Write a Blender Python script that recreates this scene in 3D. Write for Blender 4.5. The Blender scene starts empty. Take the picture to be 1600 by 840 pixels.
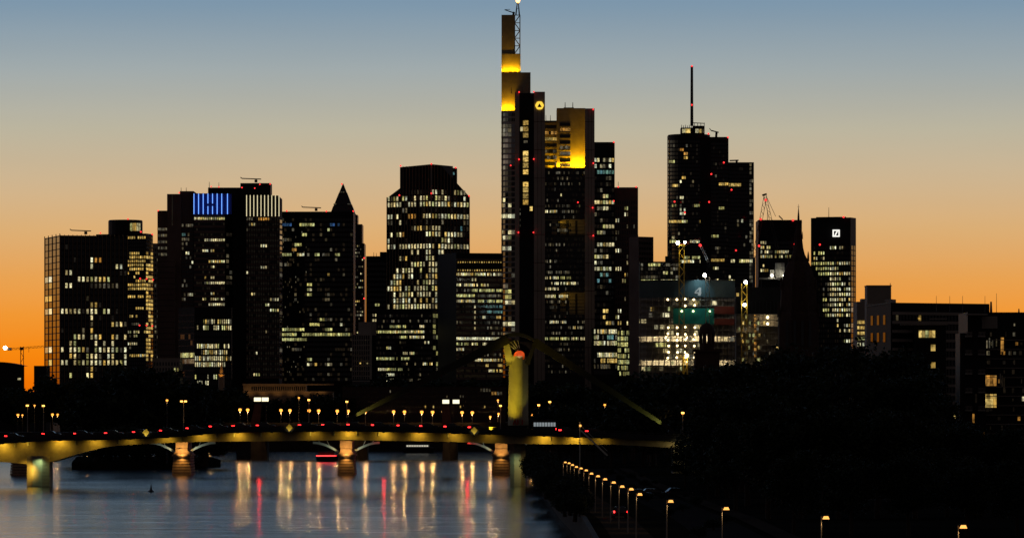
import bpy, math, random
from mathutils import Vector, Matrix

random.seed(7)
S = bpy.context.scene
COL = S.collection
PI = math.pi

# ------------------------------------------------------------------ camera
FOC, HY, CX, EYE = 6900.0, 650.0, 800.0, 16.0      # focal length in photo pixels, horizon row, centre column, eye height
cam_d = bpy.data.cameras.new('camera')
cam = bpy.data.objects.new('camera', cam_d); COL.objects.link(cam)
cam.location = (0, 0, EYE); cam.rotation_euler = (PI / 2, 0, 0)
cam_d.sensor_width = 36.0; cam_d.lens = 36.0 * FOC / 1600.0
cam_d.shift_y = (HY - 420.0) / 1600.0
cam_d.clip_start = 1.0; cam_d.clip_end = 40000.0
S.camera = cam

# ------------------------------------------------------------------ sky
def lin(c):
    return tuple(((v / 255.0) / 12.92 if v / 255.0 <= 0.04045 else ((v / 255.0 + 0.055) / 1.055) ** 2.4) for v in c)

W = bpy.data.worlds.new('World'); S.world = W; W.use_nodes = True
nt = W.node_tree; N = nt.nodes; L = nt.links
bg = N['Background']
tc = N.new('ShaderNodeTexCoord'); sep = N.new('ShaderNodeSeparateXYZ')
L.new(tc.outputs['Generated'], sep.inputs[0])
asn = N.new('ShaderNodeMath'); asn.operation = 'ARCSINE'; L.new(sep.outputs['Z'], asn.inputs[0])
mr = N.new('ShaderNodeMapRange'); mr.inputs['From Min'].default_value = 0.0
mr.inputs['From Max'].default_value = PI / 2; L.new(asn.outputs[0], mr.inputs['Value'])
pw = N.new('ShaderNodeMath'); pw.operation = 'POWER'; pw.inputs[1].default_value = 0.5   # finer steps near the horizon
L.new(mr.outputs[0], pw.inputs[0])
ramp = N.new('ShaderNodeValToRGB'); L.new(pw.outputs[0], ramp.inputs[0])
SKY = [(0.0, (222, 92, 2)), (0.45, (240, 116, 3)), (0.85, (248, 137, 16)), (1.3, (243, 152, 50)), (1.8, (232, 162, 82)),
       (2.4, (221, 175, 117)), (3.0, (208, 181, 143)), (3.7, (188, 181, 159)), (4.5, (159, 169, 171)),
       (5.4, (122, 149, 171)), (7.5, (110, 138, 163)), (12, (96, 122, 151)), (22, (72, 92, 120)), (45, (46, 55, 73)), (90, (39, 45, 58))]
els = ramp.color_ramp.elements
while len(els) < len(SKY): els.new(0.5)
for e, (deg, c) in zip(els, SKY):
    e.position = math.sqrt(deg / 90.0); e.color = (*lin(c), 1)
# the afterglow fades with the angle away from the place where the sun went down (a little left of the view)
dot = N.new('ShaderNodeVectorMath'); dot.operation = 'DOT_PRODUCT'
dot.inputs[1].default_value = (math.sin(math.radians(-9)), math.cos(math.radians(-9)), 0)
L.new(tc.outputs['Generated'], dot.inputs[0])
az = N.new('ShaderNodeMapRange'); az.interpolation_type = 'SMOOTHSTEP'
az.inputs['From Min'].default_value = -0.5; az.inputs['From Max'].default_value = 1.0
L.new(dot.outputs['Value'], az.inputs['Value'])
# the dull blue-grey dusk of the opposite sky, and faint streaks of thin high cloud
mul = N.new('ShaderNodeMixRGB'); mul.blend_type = 'MIX'; mul.inputs[1].default_value = (*lin((52, 46, 47)), 1)
wv = N.new('ShaderNodeMapping'); wv.inputs['Scale'].default_value = (7, 7, 60); L.new(tc.outputs['Generated'], wv.inputs[0])
wn = N.new('ShaderNodeTexNoise'); wn.inputs['Scale'].default_value = 1.0; wn.inputs['Detail'].default_value = 5; L.new(wv.outputs[0], wn.inputs['Vector'])
wr = N.new('ShaderNodeMapRange'); wr.inputs['From Min'].default_value = 0.3; wr.inputs['From Max'].default_value = 0.7
wr.inputs['To Min'].default_value = 0.98; wr.inputs['To Max'].default_value = 1.02; L.new(wn.outputs[0], wr.inputs['Value'])
cl = N.new('ShaderNodeMixRGB'); cl.blend_type = 'MULTIPLY'; cl.inputs[0].default_value = 1.0
L.new(ramp.outputs[0], cl.inputs[1]); L.new(wr.outputs[0], cl.inputs[2])
L.new(az.outputs[0], mul.inputs[0]); L.new(cl.outputs[0], mul.inputs[2])
L.new(mul.outputs[0], bg.inputs['Color']); bg.inputs['Strength'].default_value = 1.0

S.view_settings.view_transform = 'Standard'; S.view_settings.look = 'None'
S.view_settings.exposure = 0.0; S.view_settings.gamma = 1.0
try:
    S.cycles.use_denoising = True; S.cycles.denoiser = 'OPENIMAGEDENOISE'
    S.cycles.max_bounces = 4; S.cycles.diffuse_bounces = 2; S.cycles.glossy_bounces = 3
    S.cycles.transmission_bounces = 2; S.cycles.sample_clamp_indirect = 6.0; S.cycles.use_light_tree = True
    S.cycles.use_adaptive_sampling = False; S.cycles.light_sampling_threshold = 0.003
    S.cycles.caustics_reflective = False; S.cycles.caustics_refractive = False
except Exception:
    pass

# ------------------------------------------------------------------ helpers
def X(px, d): return (px - CX) / FOC * d
def Z(py, d): return EYE + (HY - py) / FOC * d
def pt(px, py, d): return Vector((X(px, d), d, Z(py, d)))

def mat(name, col, rough=0.75, spec=0.3, noise=0.0, scale=0.4, metal=0.0, emit=None, estr=0.0, sample=True, bump=0.0):
    m = bpy.data.materials.new(name); m.use_nodes = True
    b = m.node_tree.nodes['Principled BSDF']; n = m.node_tree.nodes; l = m.node_tree.links
    b.inputs['Base Color'].default_value = (*col, 1); b.inputs['Roughness'].default_value = rough
    b.inputs['Metallic'].default_value = metal; b.inputs['Specular IOR Level'].default_value = spec
    if noise:
        t = n.new('ShaderNodeTexCoord'); x = n.new('ShaderNodeTexNoise'); x.inputs['Scale'].default_value = scale
        x.inputs['Detail'].default_value = 6; x.inputs['Roughness'].default_value = 0.65
        l.new(t.outputs['Object'], x.inputs['Vector'])
        r = n.new('ShaderNodeValToRGB')
        r.color_ramp.elements[0].position = 0.3; r.color_ramp.elements[1].position = 0.72
        r.color_ramp.elements[0].color = (*[c * (1 - noise) for c in col], 1)
        r.color_ramp.elements[1].color = (*[min(1, c * (1 + noise)) for c in col], 1)
        l.new(x.outputs[0], r.inputs[0]); l.new(r.outputs[0], b.inputs['Base Color'])
        if bump:
            bp = n.new('ShaderNodeBump'); bp.inputs['Distance'].default_value = bump
            l.new(x.outputs[0], bp.inputs['Height']); l.new(bp.outputs[0], b.inputs['Normal'])
    if emit:
        b.inputs['Emission Color'].default_value = (*emit, 1); b.inputs['Emission Strength'].default_value = estr
    m.cycles.emission_sampling = 'AUTO' if sample else 'NONE'
    return m

def lit_mat(name, col, lo, hi, detail=1.1):
    """A lit window: colour and brightness differ from room to room, with furniture, blinds and lamps breaking it up."""
    m = bpy.data.materials.new(name); m.use_nodes = True
    n = m.node_tree.nodes; l = m.node_tree.links; b = n['Principled BSDF']
    b.inputs['Base Color'].default_value = (0.02, 0.02, 0.02, 1); b.inputs['Roughness'].default_value = 0.1
    o = n.new('ShaderNodeObjectInfo'); t = n.new('ShaderNodeTexCoord')
    sc = n.new('ShaderNodeVectorMath'); sc.operation = 'ADD'
    mm = n.new('ShaderNodeMath'); mm.operation = 'MULTIPLY'; mm.inputs[1].default_value = 173.0
    l.new(o.outputs['Random'], mm.inputs[0]); l.new(t.outputs['Object'], sc.inputs[0]); l.new(mm.outputs[0], sc.inputs[1])
    x = n.new('ShaderNodeTexNoise'); x.inputs['Scale'].default_value = detail; x.inputs['Detail'].default_value = 2
    l.new(sc.outputs[0], x.inputs['Vector'])
    a = n.new('ShaderNodeMapRange'); a.inputs['From Min'].default_value = 0.36; a.inputs['From Max'].default_value = 0.6
    a.inputs['To Min'].default_value = 0.3; a.inputs['To Max'].default_value = 1.15; l.new(x.outputs[0], a.inputs['Value'])
    r = n.new('ShaderNodeMapRange'); r.inputs['To Min'].default_value = lo; r.inputs['To Max'].default_value = hi
    sq_ = n.new('ShaderNodeMath'); sq_.operation = 'POWER'; sq_.inputs[1].default_value = 1.5
    l.new(o.outputs['Random'], sq_.inputs[0]); l.new(sq_.outputs[0], r.inputs['Value'])
    p = n.new('ShaderNodeMath'); p.operation = 'MULTIPLY'; l.new(a.outputs[0], p.inputs[0]); l.new(r.outputs[0], p.inputs[1])
    w = n.new('ShaderNodeTexWhiteNoise'); w.noise_dimensions = '1D'; l.new(mm.outputs[0], w.inputs['W'])
    h = n.new('ShaderNodeMix'); h.data_type = 'RGBA'
    h.inputs[6].default_value = (*col, 1); h.inputs[7].default_value = (col[0] * 1.05, col[1] * 0.86, col[2] * 0.55, 1)
    l.new(w.outputs['Value'], h.inputs[0])
    l.new(h.outputs[2], b.inputs['Emission Color']); l.new(p.outputs[0], b.inputs['Emission Strength'])
    m.cycles.emission_sampling = 'NONE'
    return m

def lamp_mat(name, col, s, sample=False):
    return mat(name, (0.3, 0.3, 0.3), 0.4, emit=col, estr=s, sample=sample)

M = dict(
    dark=mat('dark curtain wall', (0.022, 0.023, 0.026), 0.4, 0.35, 0.35, 0.08),
    black=mat('black cladding', (0.014, 0.014, 0.015), 0.55, 0.2, 0.3, 0.1),
    brown=mat('brown granite', (0.17, 0.11, 0.09), 0.7, 0.25, 0.3, 0.06),
    conc=mat('weathered concrete', (0.32, 0.28, 0.24), 0.85, 0.2, 0.22, 0.07),
    pale=mat('pale concrete', (0.34, 0.32, 0.28), 0.85, 0.2, 0.2, 0.1),
    ctower=mat('tower concrete', (0.44, 0.37, 0.31), 0.8, 0.2, 0.15, 0.08),
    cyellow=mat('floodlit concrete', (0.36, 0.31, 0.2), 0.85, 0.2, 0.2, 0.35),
    glass=mat('dark glass', (0.012, 0.014, 0.017), 0.06, 0.5),
    skyglass=mat('pale reflecting glass', (0.26, 0.27, 0.28), 0.15, 0.8, metal=0.8),
    frame=mat('mullion metal', (0.05, 0.045, 0.04), 0.45, 0.4, metal=0.3),
    bronze=mat('bronze mullion', (0.26, 0.18, 0.11), 0.45, 0.4, metal=0.3),
    steel=mat('dark steel', (0.05, 0.05, 0.055), 0.5, 0.4, metal=0.5),
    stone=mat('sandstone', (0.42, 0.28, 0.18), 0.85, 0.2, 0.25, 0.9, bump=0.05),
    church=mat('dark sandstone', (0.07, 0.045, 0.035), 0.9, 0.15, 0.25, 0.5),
    girder=mat('painted girder', (0.40, 0.34, 0.20), 0.6, 0.3, 0.34, 0.3),
    parapet=mat('dark parapet', (0.03, 0.03, 0.03), 0.7, 0.2, 0.2, 0.5),
    staymat=mat('dark stay plate', (0.03, 0.028, 0.018), 0.6, 0.3, 0.2, 0.4),
    white=mat('white steel', (0.62, 0.66, 0.6), 0.5, 0.3, 0.1, 0.5),
    pylon=mat('pylon concrete', (0.40, 0.38, 0.25), 0.75, 0.2, 0.18, 0.35),
    leaf=mat('foliage', (0.022, 0.032, 0.013), 0.7, 0.15, 0.4, 0.7),
    bark=mat('bark', (0.05, 0.038, 0.028), 0.95, 0.1, 0.3, 2.0),
    ground=mat('ground', (0.016, 0.016, 0.013), 1.0, 0.0, 0.4, 0.05),
    asphalt=mat('asphalt', (0.03, 0.03, 0.03), 0.95, 0.0, 0.25, 0.8),
    paving=mat('paving', (0.045, 0.038, 0.032), 0.95, 0.0, 0.25, 0.7),
    quay=mat('quay masonry', (0.03, 0.026, 0.024), 0.9, 0.15, 0.35, 0.4),
    brick=mat('red clinker', (0.26, 0.10, 0.06), 0.85, 0.2, 0.3, 0.6),
    net=mat('green safety net', (0.03, 0.30, 0.24), 0.8, 0.2, 0.3, 0.25),
    band=mat('slate hoarding', (0.06, 0.09, 0.10), 0.6, 0.3, 0.2, 0.15),
    crane=mat('yellow crane paint', (0.55, 0.36, 0.04), 0.5, 0.3, 0.15, 0.6),
    cranered=mat('red crane paint', (0.25, 0.05, 0.03), 0.5, 0.3, 0.15, 0.6),
    tyre=mat('rubber', (0.02, 0.02, 0.02), 0.85, 0.2),
    carpaint=mat('dark car paint', (0.03, 0.03, 0.035), 0.25, 0.5),
    carpale=mat('silver car paint', (0.35, 0.35, 0.36), 0.3, 0.5, metal=0.4),
    signyellow=mat('yellow sign enamel', (0.75, 0.55, 0.08), 0.5, 0.3, 0.08, 1.5),
    red=lamp_mat('red beacon', (1.0, 0.03, 0.03), 2.0),
    tail=lamp_mat('red tail lamp', (1.0, 0.02, 0.02), 9.0),
    redstreak=lamp_mat('added red lamp', (1.0, 0.03, 0.02), 70.0, True),
    boatlit=mat('boat window glow', (0.1, 0.1, 0.1), emit=(1.0, 0.95, 0.75), estr=0.55, sample=False),
    buslit=mat('bus window glow', (0.1, 0.1, 0.1), emit=(0.75, 0.85, 0.9), estr=0.28, sample=False),
    sodium=mat('sodium globe', (0.012, 0.006, 0.002), 0.9, 0.0, emit=(1.0, 0.36, 0.05), estr=2.4, sample=False),
    sodium_hi=lamp_mat('sodium post lantern', (1.0, 0.45, 0.08), 4.0),
    quaylamp=lamp_mat('quay lantern', (1.0, 0.44, 0.09), 1.7),
    flood=lamp_mat('white floodlight', (1.0, 0.97, 0.80), 30.0, True),
    work=lamp_mat('work lamp', (1.0, 0.78, 0.38), 6.0),
    box=lamp_mat('white light box', (1.0, 0.90, 0.58), 1.5),
    blue=mat('blue light tube', (0.1, 0.1, 0.1), emit=(0.16, 0.40, 1.0), estr=1.5, sample=False),
    bluelit=mat('crown cladding', (0.04, 0.08, 0.45), 0.5, 0.3, 0.15, 0.2),  # blue light of the tubes is put into the wall colour
    cream=mat('cream light tube', (0.1, 0.1, 0.1), emit=(1.0, 0.86, 0.50), estr=0.85, sample=False),
    logoy=mat('yellow sign face', (0.1, 0.1, 0.1), emit=(1.0, 0.62, 0.06), estr=1.2, sample=False),
    logow=mat('white sign face', (0.1, 0.1, 0.1), emit=(1.0, 0.98, 0.9), estr=1.1, sample=False),
    logog=mat('pale sign face', (0.1, 0.1, 0.1), emit=(0.75, 0.82, 0.8), estr=0.3, sample=False),
    tip=lamp_mat('mast beacon', (1.0, 0.45, 0.08), 9.0),
    disk=mat('orange painted disc', (0.75, 0.12, 0.03), 0.6, 0.3),
    graffiti=mat('red spray paint', (0.45, 0.05, 0.04), 0.7, 0.2),
)
LIT = dict(
    p=lit_mat('window pale', (1.0, 0.92, 0.56), 0.26, 1.05),
    w=lit_mat('window white', (0.96, 1.0, 0.72), 0.35, 1.2),
    y=lit_mat('window yellow', (1.0, 0.72, 0.22), 0.25, 0.95),
    a=lit_mat('window amber', (1.0, 0.52, 0.12), 0.2, 0.75),
    g=lit_mat('window green', (0.90, 0.95, 0.42), 0.14, 0.85),
    c=lit_mat('window cyan', (0.35, 0.85, 0.95), 0.1, 0.4),
    b=lit_mat('window blue', (0.1, 0.3, 0.9), 0.1, 0.45),
    d=lit_mat('window dim', (0.85, 0.80, 0.60), 0.025, 0.2),
    k=lit_mat('window faint', (0.62, 0.50, 0.36), 0.006, 0.022),
)

class MB:
    def __init__(s): s.v = []; s.f = []
    def quad(s, a, b, c, d):
        i = len(s.v); s.v += [tuple(a), tuple(b), tuple(c), tuple(d)]; s.f.append((i, i + 1, i + 2, i + 3)); return s
    def hexa(s, p):                                  # 8 points: bottom ring 0-3, top ring 4-7
        i = len(s.v); s.v += [tuple(q) for q in p]
        for f in ((3, 2, 1, 0), (4, 5, 6, 7), (0, 1, 5, 4), (1, 2, 6, 5), (2, 3, 7, 6), (3, 0, 4, 7)):
            s.f.append(tuple(i + k for k in f))
        return s
    def box(s, x0, x1, y0, y1, z0, z1):
        return s.hexa([(x0, y0, z0), (x1, y0, z0), (x1, y1, z0), (x0, y1, z0), (x0, y0, z1), (x1, y0, z1), (x1, y1, z1), (x0, y1, z1)])
    def prism(s, poly, z0, z1, top=None):            # poly counter-clockwise seen from above
        n = len(poly); i = len(s.v); top = top or poly
        z1s = z1 if isinstance(z1, (list, tuple)) else [z1] * n
        s.v += [(p[0], p[1], z0) for p in poly] + [(p[0], p[1], z) for p, z in zip(top, z1s)]
        s.f.append(tuple(i + k for k in reversed(range(n)))); s.f.append(tuple(i + n + k for k in range(n)))
        for k in range(n):
            j = (k + 1) % n; s.f.append((i + k, i + j, i + n + j, i + n + k))
        return s
    def bar(s, p, q, w, h=None, w2=None):            # a square bar from p to q
        p = Vector(p); q = Vector(q); h = h or w; w2 = w2 or w; d = (q - p).normalized()
        up = Vector((0, 0, 1)) if abs(d.z) < 0.95 else Vector((0, 1, 0))
        a = d.cross(up).normalized(); b = a.cross(d).normalized()
        k = w2 / w
        return s.hexa([p - a * w / 2 - b * h / 2, p + a * w / 2 - b * h / 2, q + a * w2 / 2 - b * h * k / 2, q - a * w2 / 2 - b * h * k / 2,
                       p - a * w / 2 + b * h / 2, p + a * w / 2 + b * h / 2, q + a * w2 / 2 + b * h * k / 2, q - a * w2 / 2 + b * h * k / 2])
    def tube(s, p, q, r0, r1=None, n=8):
        p = Vector(p); q = Vector(q); r1 = r0 if r1 is None else r1; d = (q - p).normalized()
        up = Vector((0, 0, 1)) if abs(d.z) < 0.95 else Vector((0, 1, 0))
        a = d.cross(up).normalized(); b = a.cross(d).normalized(); i = len(s.v)
        for c, r in ((p, r0), (q, r1)):
            for k in range(n):
                t = 2 * PI * k / n; s.v.append(tuple(c + a * math.cos(t) * r + b * math.sin(t) * r))
        for k in range(n):
            j = (k + 1) % n; s.f.append((i + k, i + j, i + n + j, i + n + k))
        s.f.append(tuple(i + k for k in reversed(range(n)))); s.f.append(tuple(i + n + k for k in range(n)))
        return s
    def lathe(s, c, prof, n=16, turn=0.0):            # prof: (radius, z) from bottom to top
        i = len(s.v); m = len(prof)
        for r, z in prof:
            for k in range(n):
                t = 2 * PI * k / n + turn; s.v.append((c[0] + r * math.cos(t), c[1] + r * math.sin(t), z))
        for j in range(m - 1):
            for k in range(n):
                q = (k + 1) % n; s.f.append((i + j * n + k, i + j * n + q, i + (j + 1) * n + q, i + (j + 1) * n + k))
        s.f.append(tuple(i + k for k in reversed(range(n)))); s.f.append(tuple(i + (m - 1) * n + k for k in range(n)))
        return s
    def ball(s, c, r, n=8, m=5, sz=1.0):
        prof = [(r * max(0.02, math.sin(PI * k / m)), c[2] - r * sz * math.cos(PI * k / m)) for k in range(m + 1)]
        return s.lathe(c, prof, n)
    def build(s, name, material, parent=None, smooth=False, **props):
        o0 = root_loc(parent)
        me = bpy.data.meshes.new(name)
        me.from_pydata([(v[0] - o0[0], v[1] - o0[1], v[2] - o0[2]) for v in s.v], [], s.f); me.update()
        me.materials.append(material)
        if smooth:
            for p in me.polygons: p.use_smooth = True
        o = bpy.data.objects.new(name, me); COL.objects.link(o)
        if parent: o.parent = parent
        for k, v in props.items(): o[k] = v
        return o

def root_loc(o):
    if o is None: return (0, 0, 0)
    while o.parent: o = o.parent
    return tuple(o.location)

def thing(name, label, cat, loc, group=None):
    o = bpy.data.objects.new(name, None); COL.objects.link(o); o.location = loc
    o.empty_display_size = 1.0
    o['label'] = label; o['category'] = cat
    if group: o['group'] = group
    return o

def tag(o, label, cat, group=None):
    o['label'] = label; o['category'] = cat
    if group: o['group'] = group
    return o

def struct(o): o['kind'] = 'structure'; return o

def copy_tree(o, parent=None):
    c = o.copy(); COL.objects.link(c); c.parent = parent
    for ch in list(o.children): copy_tree(ch, c)
    return c

ORD = ['first', 'second', 'third', 'fourth', 'fifth', 'sixth', 'seventh', 'eighth', 'ninth', 'tenth', 'eleventh', 'twelfth', 'thirteenth',
       'fourteenth', 'fifteenth', 'sixteenth', 'seventeenth', 'eighteenth', 'nineteenth', 'twentieth']

def light(name, kind, loc, power, col, target=None, parent=None, size=1.0, size_y=None, cone=90, blend=0.6):
    ld = bpy.data.lights.new(name, kind); ld.energy = power; ld.color = col
    if kind == 'AREA':
        ld.size = size
        if size_y: ld.shape = 'RECTANGLE'; ld.size_y = size_y
    else:
        ld.shadow_soft_size = size
        if kind == 'SPOT': ld.spot_size = math.radians(cone); ld.spot_blend = blend
    o = bpy.data.objects.new(name, ld); COL.objects.link(o)
    loc = Vector(loc)
    if target is not None:
        o.rotation_euler = (Vector(target) - loc).to_track_quat('-Z', 'Y').to_euler()
    if parent:
        o.parent = parent; loc = loc - Vector(root_loc(parent))
    o.location = loc
    return o

# ---- facades: every lit window is an object; the unlit ones of one wall are joined
_wm = {}
def win_mesh(w, h, key, proud=0.12):
    k = (round(w, 2), round(h, 2), key, proud)
    if k not in _wm:
        b = MB().box(-w / 2, w / 2, -proud, 0.1, -h / 2, h / 2)
        me = bpy.data.meshes.new('window'); me.from_pydata(b.v, [], b.f); me.update()
        me.materials.append(LIT[key]); _wm[k] = me
    return _wm[k]

def put_window(root, px, py, d, wpx, hpx, key, ang=0.0, name='window', off=0.0):
    """A single lit window at a given spot of a wall that faces the river."""
    s = d / FOC
    o = bpy.data.objects.new(name, win_mesh(wpx * s, hpx * s, key)); COL.objects.link(o); o.parent = root
    o.location = Vector((X(px, d), d - off, Z(py, d))) - Vector(root_loc(root)); o.rotation_euler.z = ang
    return o

def facade(root, A, B, y1, pitch, rows, cols, lit, fw=0.7, fh=0.68, base=0.0, basekey='p', dim=0.0, unlit='glass', wall=None,
           mull=0, mullmat='frame', mullw=0.28, mullp=0.4, ytop=None, bands=False, bandmat=None, proud=0.12, seed=1, skip=None, ybot=None):
    """A wall from A to B, each (photo column, distance), left to right; rows of windows start at photo row y1 with the given pitch."""
    rnd = random.Random(seed * 977 + int(A[0] * 7))
    a = Vector((X(A[0], A[1]), A[1], 0)); b = Vector((X(B[0], B[1]), B[1], 0))
    u = (b - a); ln = u.length; u.normalize(); nrm = Vector((u.y, -u.x, 0)); ang = math.atan2(u.y, u.x)
    d0 = (A[1] + B[1]) / 2; s = d0 / FOC
    cw = ln / cols; w = cw * fw; h = pitch * s * fh
    loc0 = Vector(root_loc(root)); un = MB(); fa = MB(); made = 0
    for r in range(rows):
        py = y1 + r * pitch; z = Z(py, d0)
        for c in range(cols):
            p = a + u * (cw * (c + 0.5)); px = CX + p.x / p.y * FOC
            if skip and skip(px, py): continue
            key = None
            for (ly, x0, x1, pr, *kk) in lit:
                if abs(py - ly) < pitch * 0.52 and x0 - 0.5 <= px <= x1 + 0.5 and rnd.random() < pr:
                    key = kk[0] if kk else 'p'
                    if key == 'p':
                        t_ = rnd.random(); key = 'w' if t_ < 0.26 else 'g' if t_ < 0.42 else 'y' if t_ < 0.52 else 'd' if t_ < 0.60 else 'p'
                    break
            if key is None and rnd.random() < base: key = basekey if rnd.random() < 0.6 else 'd'
            if key is None and rnd.random() < dim: key = 'k'  # unlit panes given a faint self-glow so the window grid shows
            if key and key != 'k' and made < 295:
                o = bpy.data.objects.new('window', win_mesh(w, h, key, proud)); COL.objects.link(o); o.parent = root
                o.location = Vector((p.x, p.y, z)) - loc0; o.rotation_euler.z = ang; made += 1
            else:
                q = p + nrm * proud * 0.7; hw = u * (w / 2); e = Vector((0, 0, h / 2)); k = Vector((0, 0, z))
                back = nrm * -0.4
                (fa if key else un).hexa([q - hw - e + k, q + hw - e + k, q + hw - e + k + back, q - hw - e + k + back,
                         q - hw + e + k, q + hw + e + k, q + hw + e + k + back, q - hw + e + k + back])
    if un.v: un.build('unlit_windows', M[unlit], root, kind='stuff')
    if fa.v: fa.build('faint_windows', LIT['k'], root, kind='stuff')
    zt = Z(ytop if ytop is not None else y1 - pitch * 0.6, d0); zb = Z(ybot if ybot is not None else y1 + (rows - 0.4) * pitch, d0)
    if mull:
        for c in range(0, cols + 1, mull):
            p = a + u * (cw * c) + nrm * (mullp / 2)
            if 0 < c < cols or True:
                hw = u * (mullw / 2); dn = nrm * (mullp / 2)
                MB().hexa([p - hw + dn + Vector((0, 0, zb)), p + hw + dn + Vector((0, 0, zb)), p + hw - dn + Vector((0, 0, zb)), p - hw - dn + Vector((0, 0, zb)),
                           p - hw + dn + Vector((0, 0, zt)), p + hw + dn + Vector((0, 0, zt)), p + hw - dn + Vector((0, 0, zt)), p - hw - dn + Vector((0, 0, zt))]
                          ).build('mullion', M[mullmat], root)
    if bands:
        bh = pitch * s * (1 - fh) * 0.8
        for r in range(rows + 1):
            z = Z(y1 + (r - 0.5) * pitch, d0); p0 = a + nrm * 0.24; p1 = b + nrm * 0.24; k = nrm * -0.22
            MB().hexa([p0 + Vector((0, 0, z - bh / 2)), p1 + Vector((0, 0, z - bh / 2)), p1 + k + Vector((0, 0, z - bh / 2)), p0 + k + Vector((0, 0, z - bh / 2)),
                       p0 + Vector((0, 0, z + bh / 2)), p1 + Vector((0, 0, z + bh / 2)), p1 + k + Vector((0, 0, z + bh / 2)), p0 + k + Vector((0, 0, z + bh / 2))]
                      ).build('floor_band', M[bandmat or 'frame'], root)
    return root

GZ = 5.0
def foot(pts):                                       # plan points from (photo column, distance)
    return [(X(p, d), d) for p, d in pts]
def block(root, x0, x1, ytop, d, depth=30, material='dark', name='wall', ybot=None, shape=None):
    p = [(X(x0, d), d), (X(x1, d), d), (X(x1, d), d + depth), (X(x0, d), d + depth)]
    return MB().prism(p, GZ if ybot is None else Z(ybot, d), Z(ytop, d)).build(name, M[material], root)
def corner(root, xa, xm, xb, ytop, d, da, db, material='dark', name='wall', ybot=None):
    a = (X(xa, d + da), d + da); m = (X(xm, d), d); b = (X(xb, d + db), d + db); c = (a[0] + b[0] - m[0], a[1] + b[1] - m[1])
    return MB().prism([m, b, c, a], GZ if ybot is None else Z(ybot, d), Z(ytop, d)).build(name, M[material], root)
def beacon(root, px, py, d, r=0.62, m='red'):
    r *= 0.8
    MB().ball(pt(px, py, d), r, 6, 4).build('beacon', M[m], root)
def bld(name, label, px, d, cat='building', group=None):
    return thing(name, label, cat, (X(px, d), d, GZ), group)
def roofline(root, px, py, d, kind='crane'):
    """Window-cleaning crane on a flat roof."""
    b = MB(); s = d / FOC
    c = pt(px, py, d + 4)
    b.bar(c, c + Vector((0, 0, 1.6)), 1.6); b.bar(c + Vector((-8, 0, 2.3)), c + Vector((3, 0, 1.9)), 0.55)
    b.bar(c + Vector((-9, 0, 3.0)), c + Vector((-8, 0, 2.2)), 0.5)
    b.build('roof_crane', M['steel'], root)
def aerial(root, px, py0, py1, d, r=0.18):
    MB().tube(pt(px, py1, d + 5), pt(px, py0, d + 5), r, r * 0.6, 6).build('aerial', M['steel'], root)

# ================================================================== setting: water, ground, quays
wm = bpy.data.materials.new('river water'); wm.use_nodes = True
n = wm.node_tree.nodes; l = wm.node_tree.links; b = n['Principled BSDF']
b.inputs['Base Color'].default_value = (0.010, 0.016, 0.024, 1); b.inputs['Roughness'].default_value = 0.14
b.inputs['IOR'].default_value = 1.33; b.inputs['Specular IOR Level'].default_value = 0.5
t = n.new('ShaderNodeTexCoord')
def wave(scale, detail):
    mp = n.new('ShaderNodeMapping'); mp.inputs['Scale'].default_value = scale
    x = n.new('ShaderNodeTexNoise'); x.inputs['Scale'].default_value = 1.0; x.inputs['Detail'].default_value = detail
    l.new(t.outputs['Object'], mp.inputs[0]); l.new(mp.outputs[0], x.inputs['Vector']); return x
w1 = wave((0.010, 0.022, 1), 2); w2 = wave((0.07, 0.13, 1), 5); w3 = wave((0.55, 0.6, 1), 2)
b1 = n.new('ShaderNodeBump'); b1.inputs['Distance'].default_value = 0.6; l.new(w1.outputs[0], b1.inputs['Height'])
b2 = n.new('ShaderNodeBump'); b2.inputs['Distance'].default_value = 0.45; l.new(w2.outputs[0], b2.inputs['Height']); l.new(b1.outputs[0], b2.inputs['Normal'])
b3 = n.new('ShaderNodeBump'); b3.inputs['Distance'].default_value = 0.06; l.new(w3.outputs[0], b3.inputs['Height']); l.new(b2.outputs[0], b3.inputs['Normal'])
l.new(b3.outputs[0], b.inputs['Normal'])
struct(MB().quad((-1500, 60, 0), (1500, 60, 0), (1500, 2300, 0), (-1500, 2300, 0)).build('water', wm))

# the ground: far bank to the horizon, left bank outside the frame, right bank along the shore
SHORE = [(60, 4.0), (420, 9.0), (560, 9.5), (700, 8.0), (900, 7.0), (1100, 7.5), (1500, 12.0), (2060, 22.0)]
g = MB()
zr, zf = 3.0, 6.0
ring = [(x, y, zr) for y, x in SHORE]
for (y0, x0), (y1_, x1) in zip(SHORE[:-1], SHORE[1:]):
    g.quad((x0, y0, zr), (9000, y0, zr), (9000, y1_, zr), (x1, y1_, zr))
g.quad((-9000, 2060, zf), (9000, 2060, zf), (14000, 30000, zf), (-14000, 30000, zf))
g.quad((-9000, 60, zf), (-300, 60, zf), (-300, 2060, zf), (-9000, 2060, zf))
g.quad((22, 2060, zr), (9000, 2060, zr), (9000, 2060, zf), (22, 2060, zf))
struct(g.build('ground', M['ground']))
q = MB()
for (y0, x0), (y1_, x1) in zip(SHORE[:-1], SHORE[1:]):
    q.hexa([(x0 - 0.6, y0, -2), (x0, y0, -2), (x1, y1_, -2), (x1 - 0.6, y1_, -2), (x0 - 0.6, y0, zr + 0.25), (x0, y0, zr + 0.25), (x1, y1_, zr + 0.25), (x1 - 0.6, y1_, zr + 0.25)])
struct(q.build('quay_wall_right', M['quay']))
struct(MB().box(-300, 22, 2059, 2060, -2, zf + 1.0).build('quay_wall_far', M['quay']))
struct(MB().box(-301, -300, 60, 2059, -2, zf + 1.0).build('quay_wall_left', M['quay']))
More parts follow.
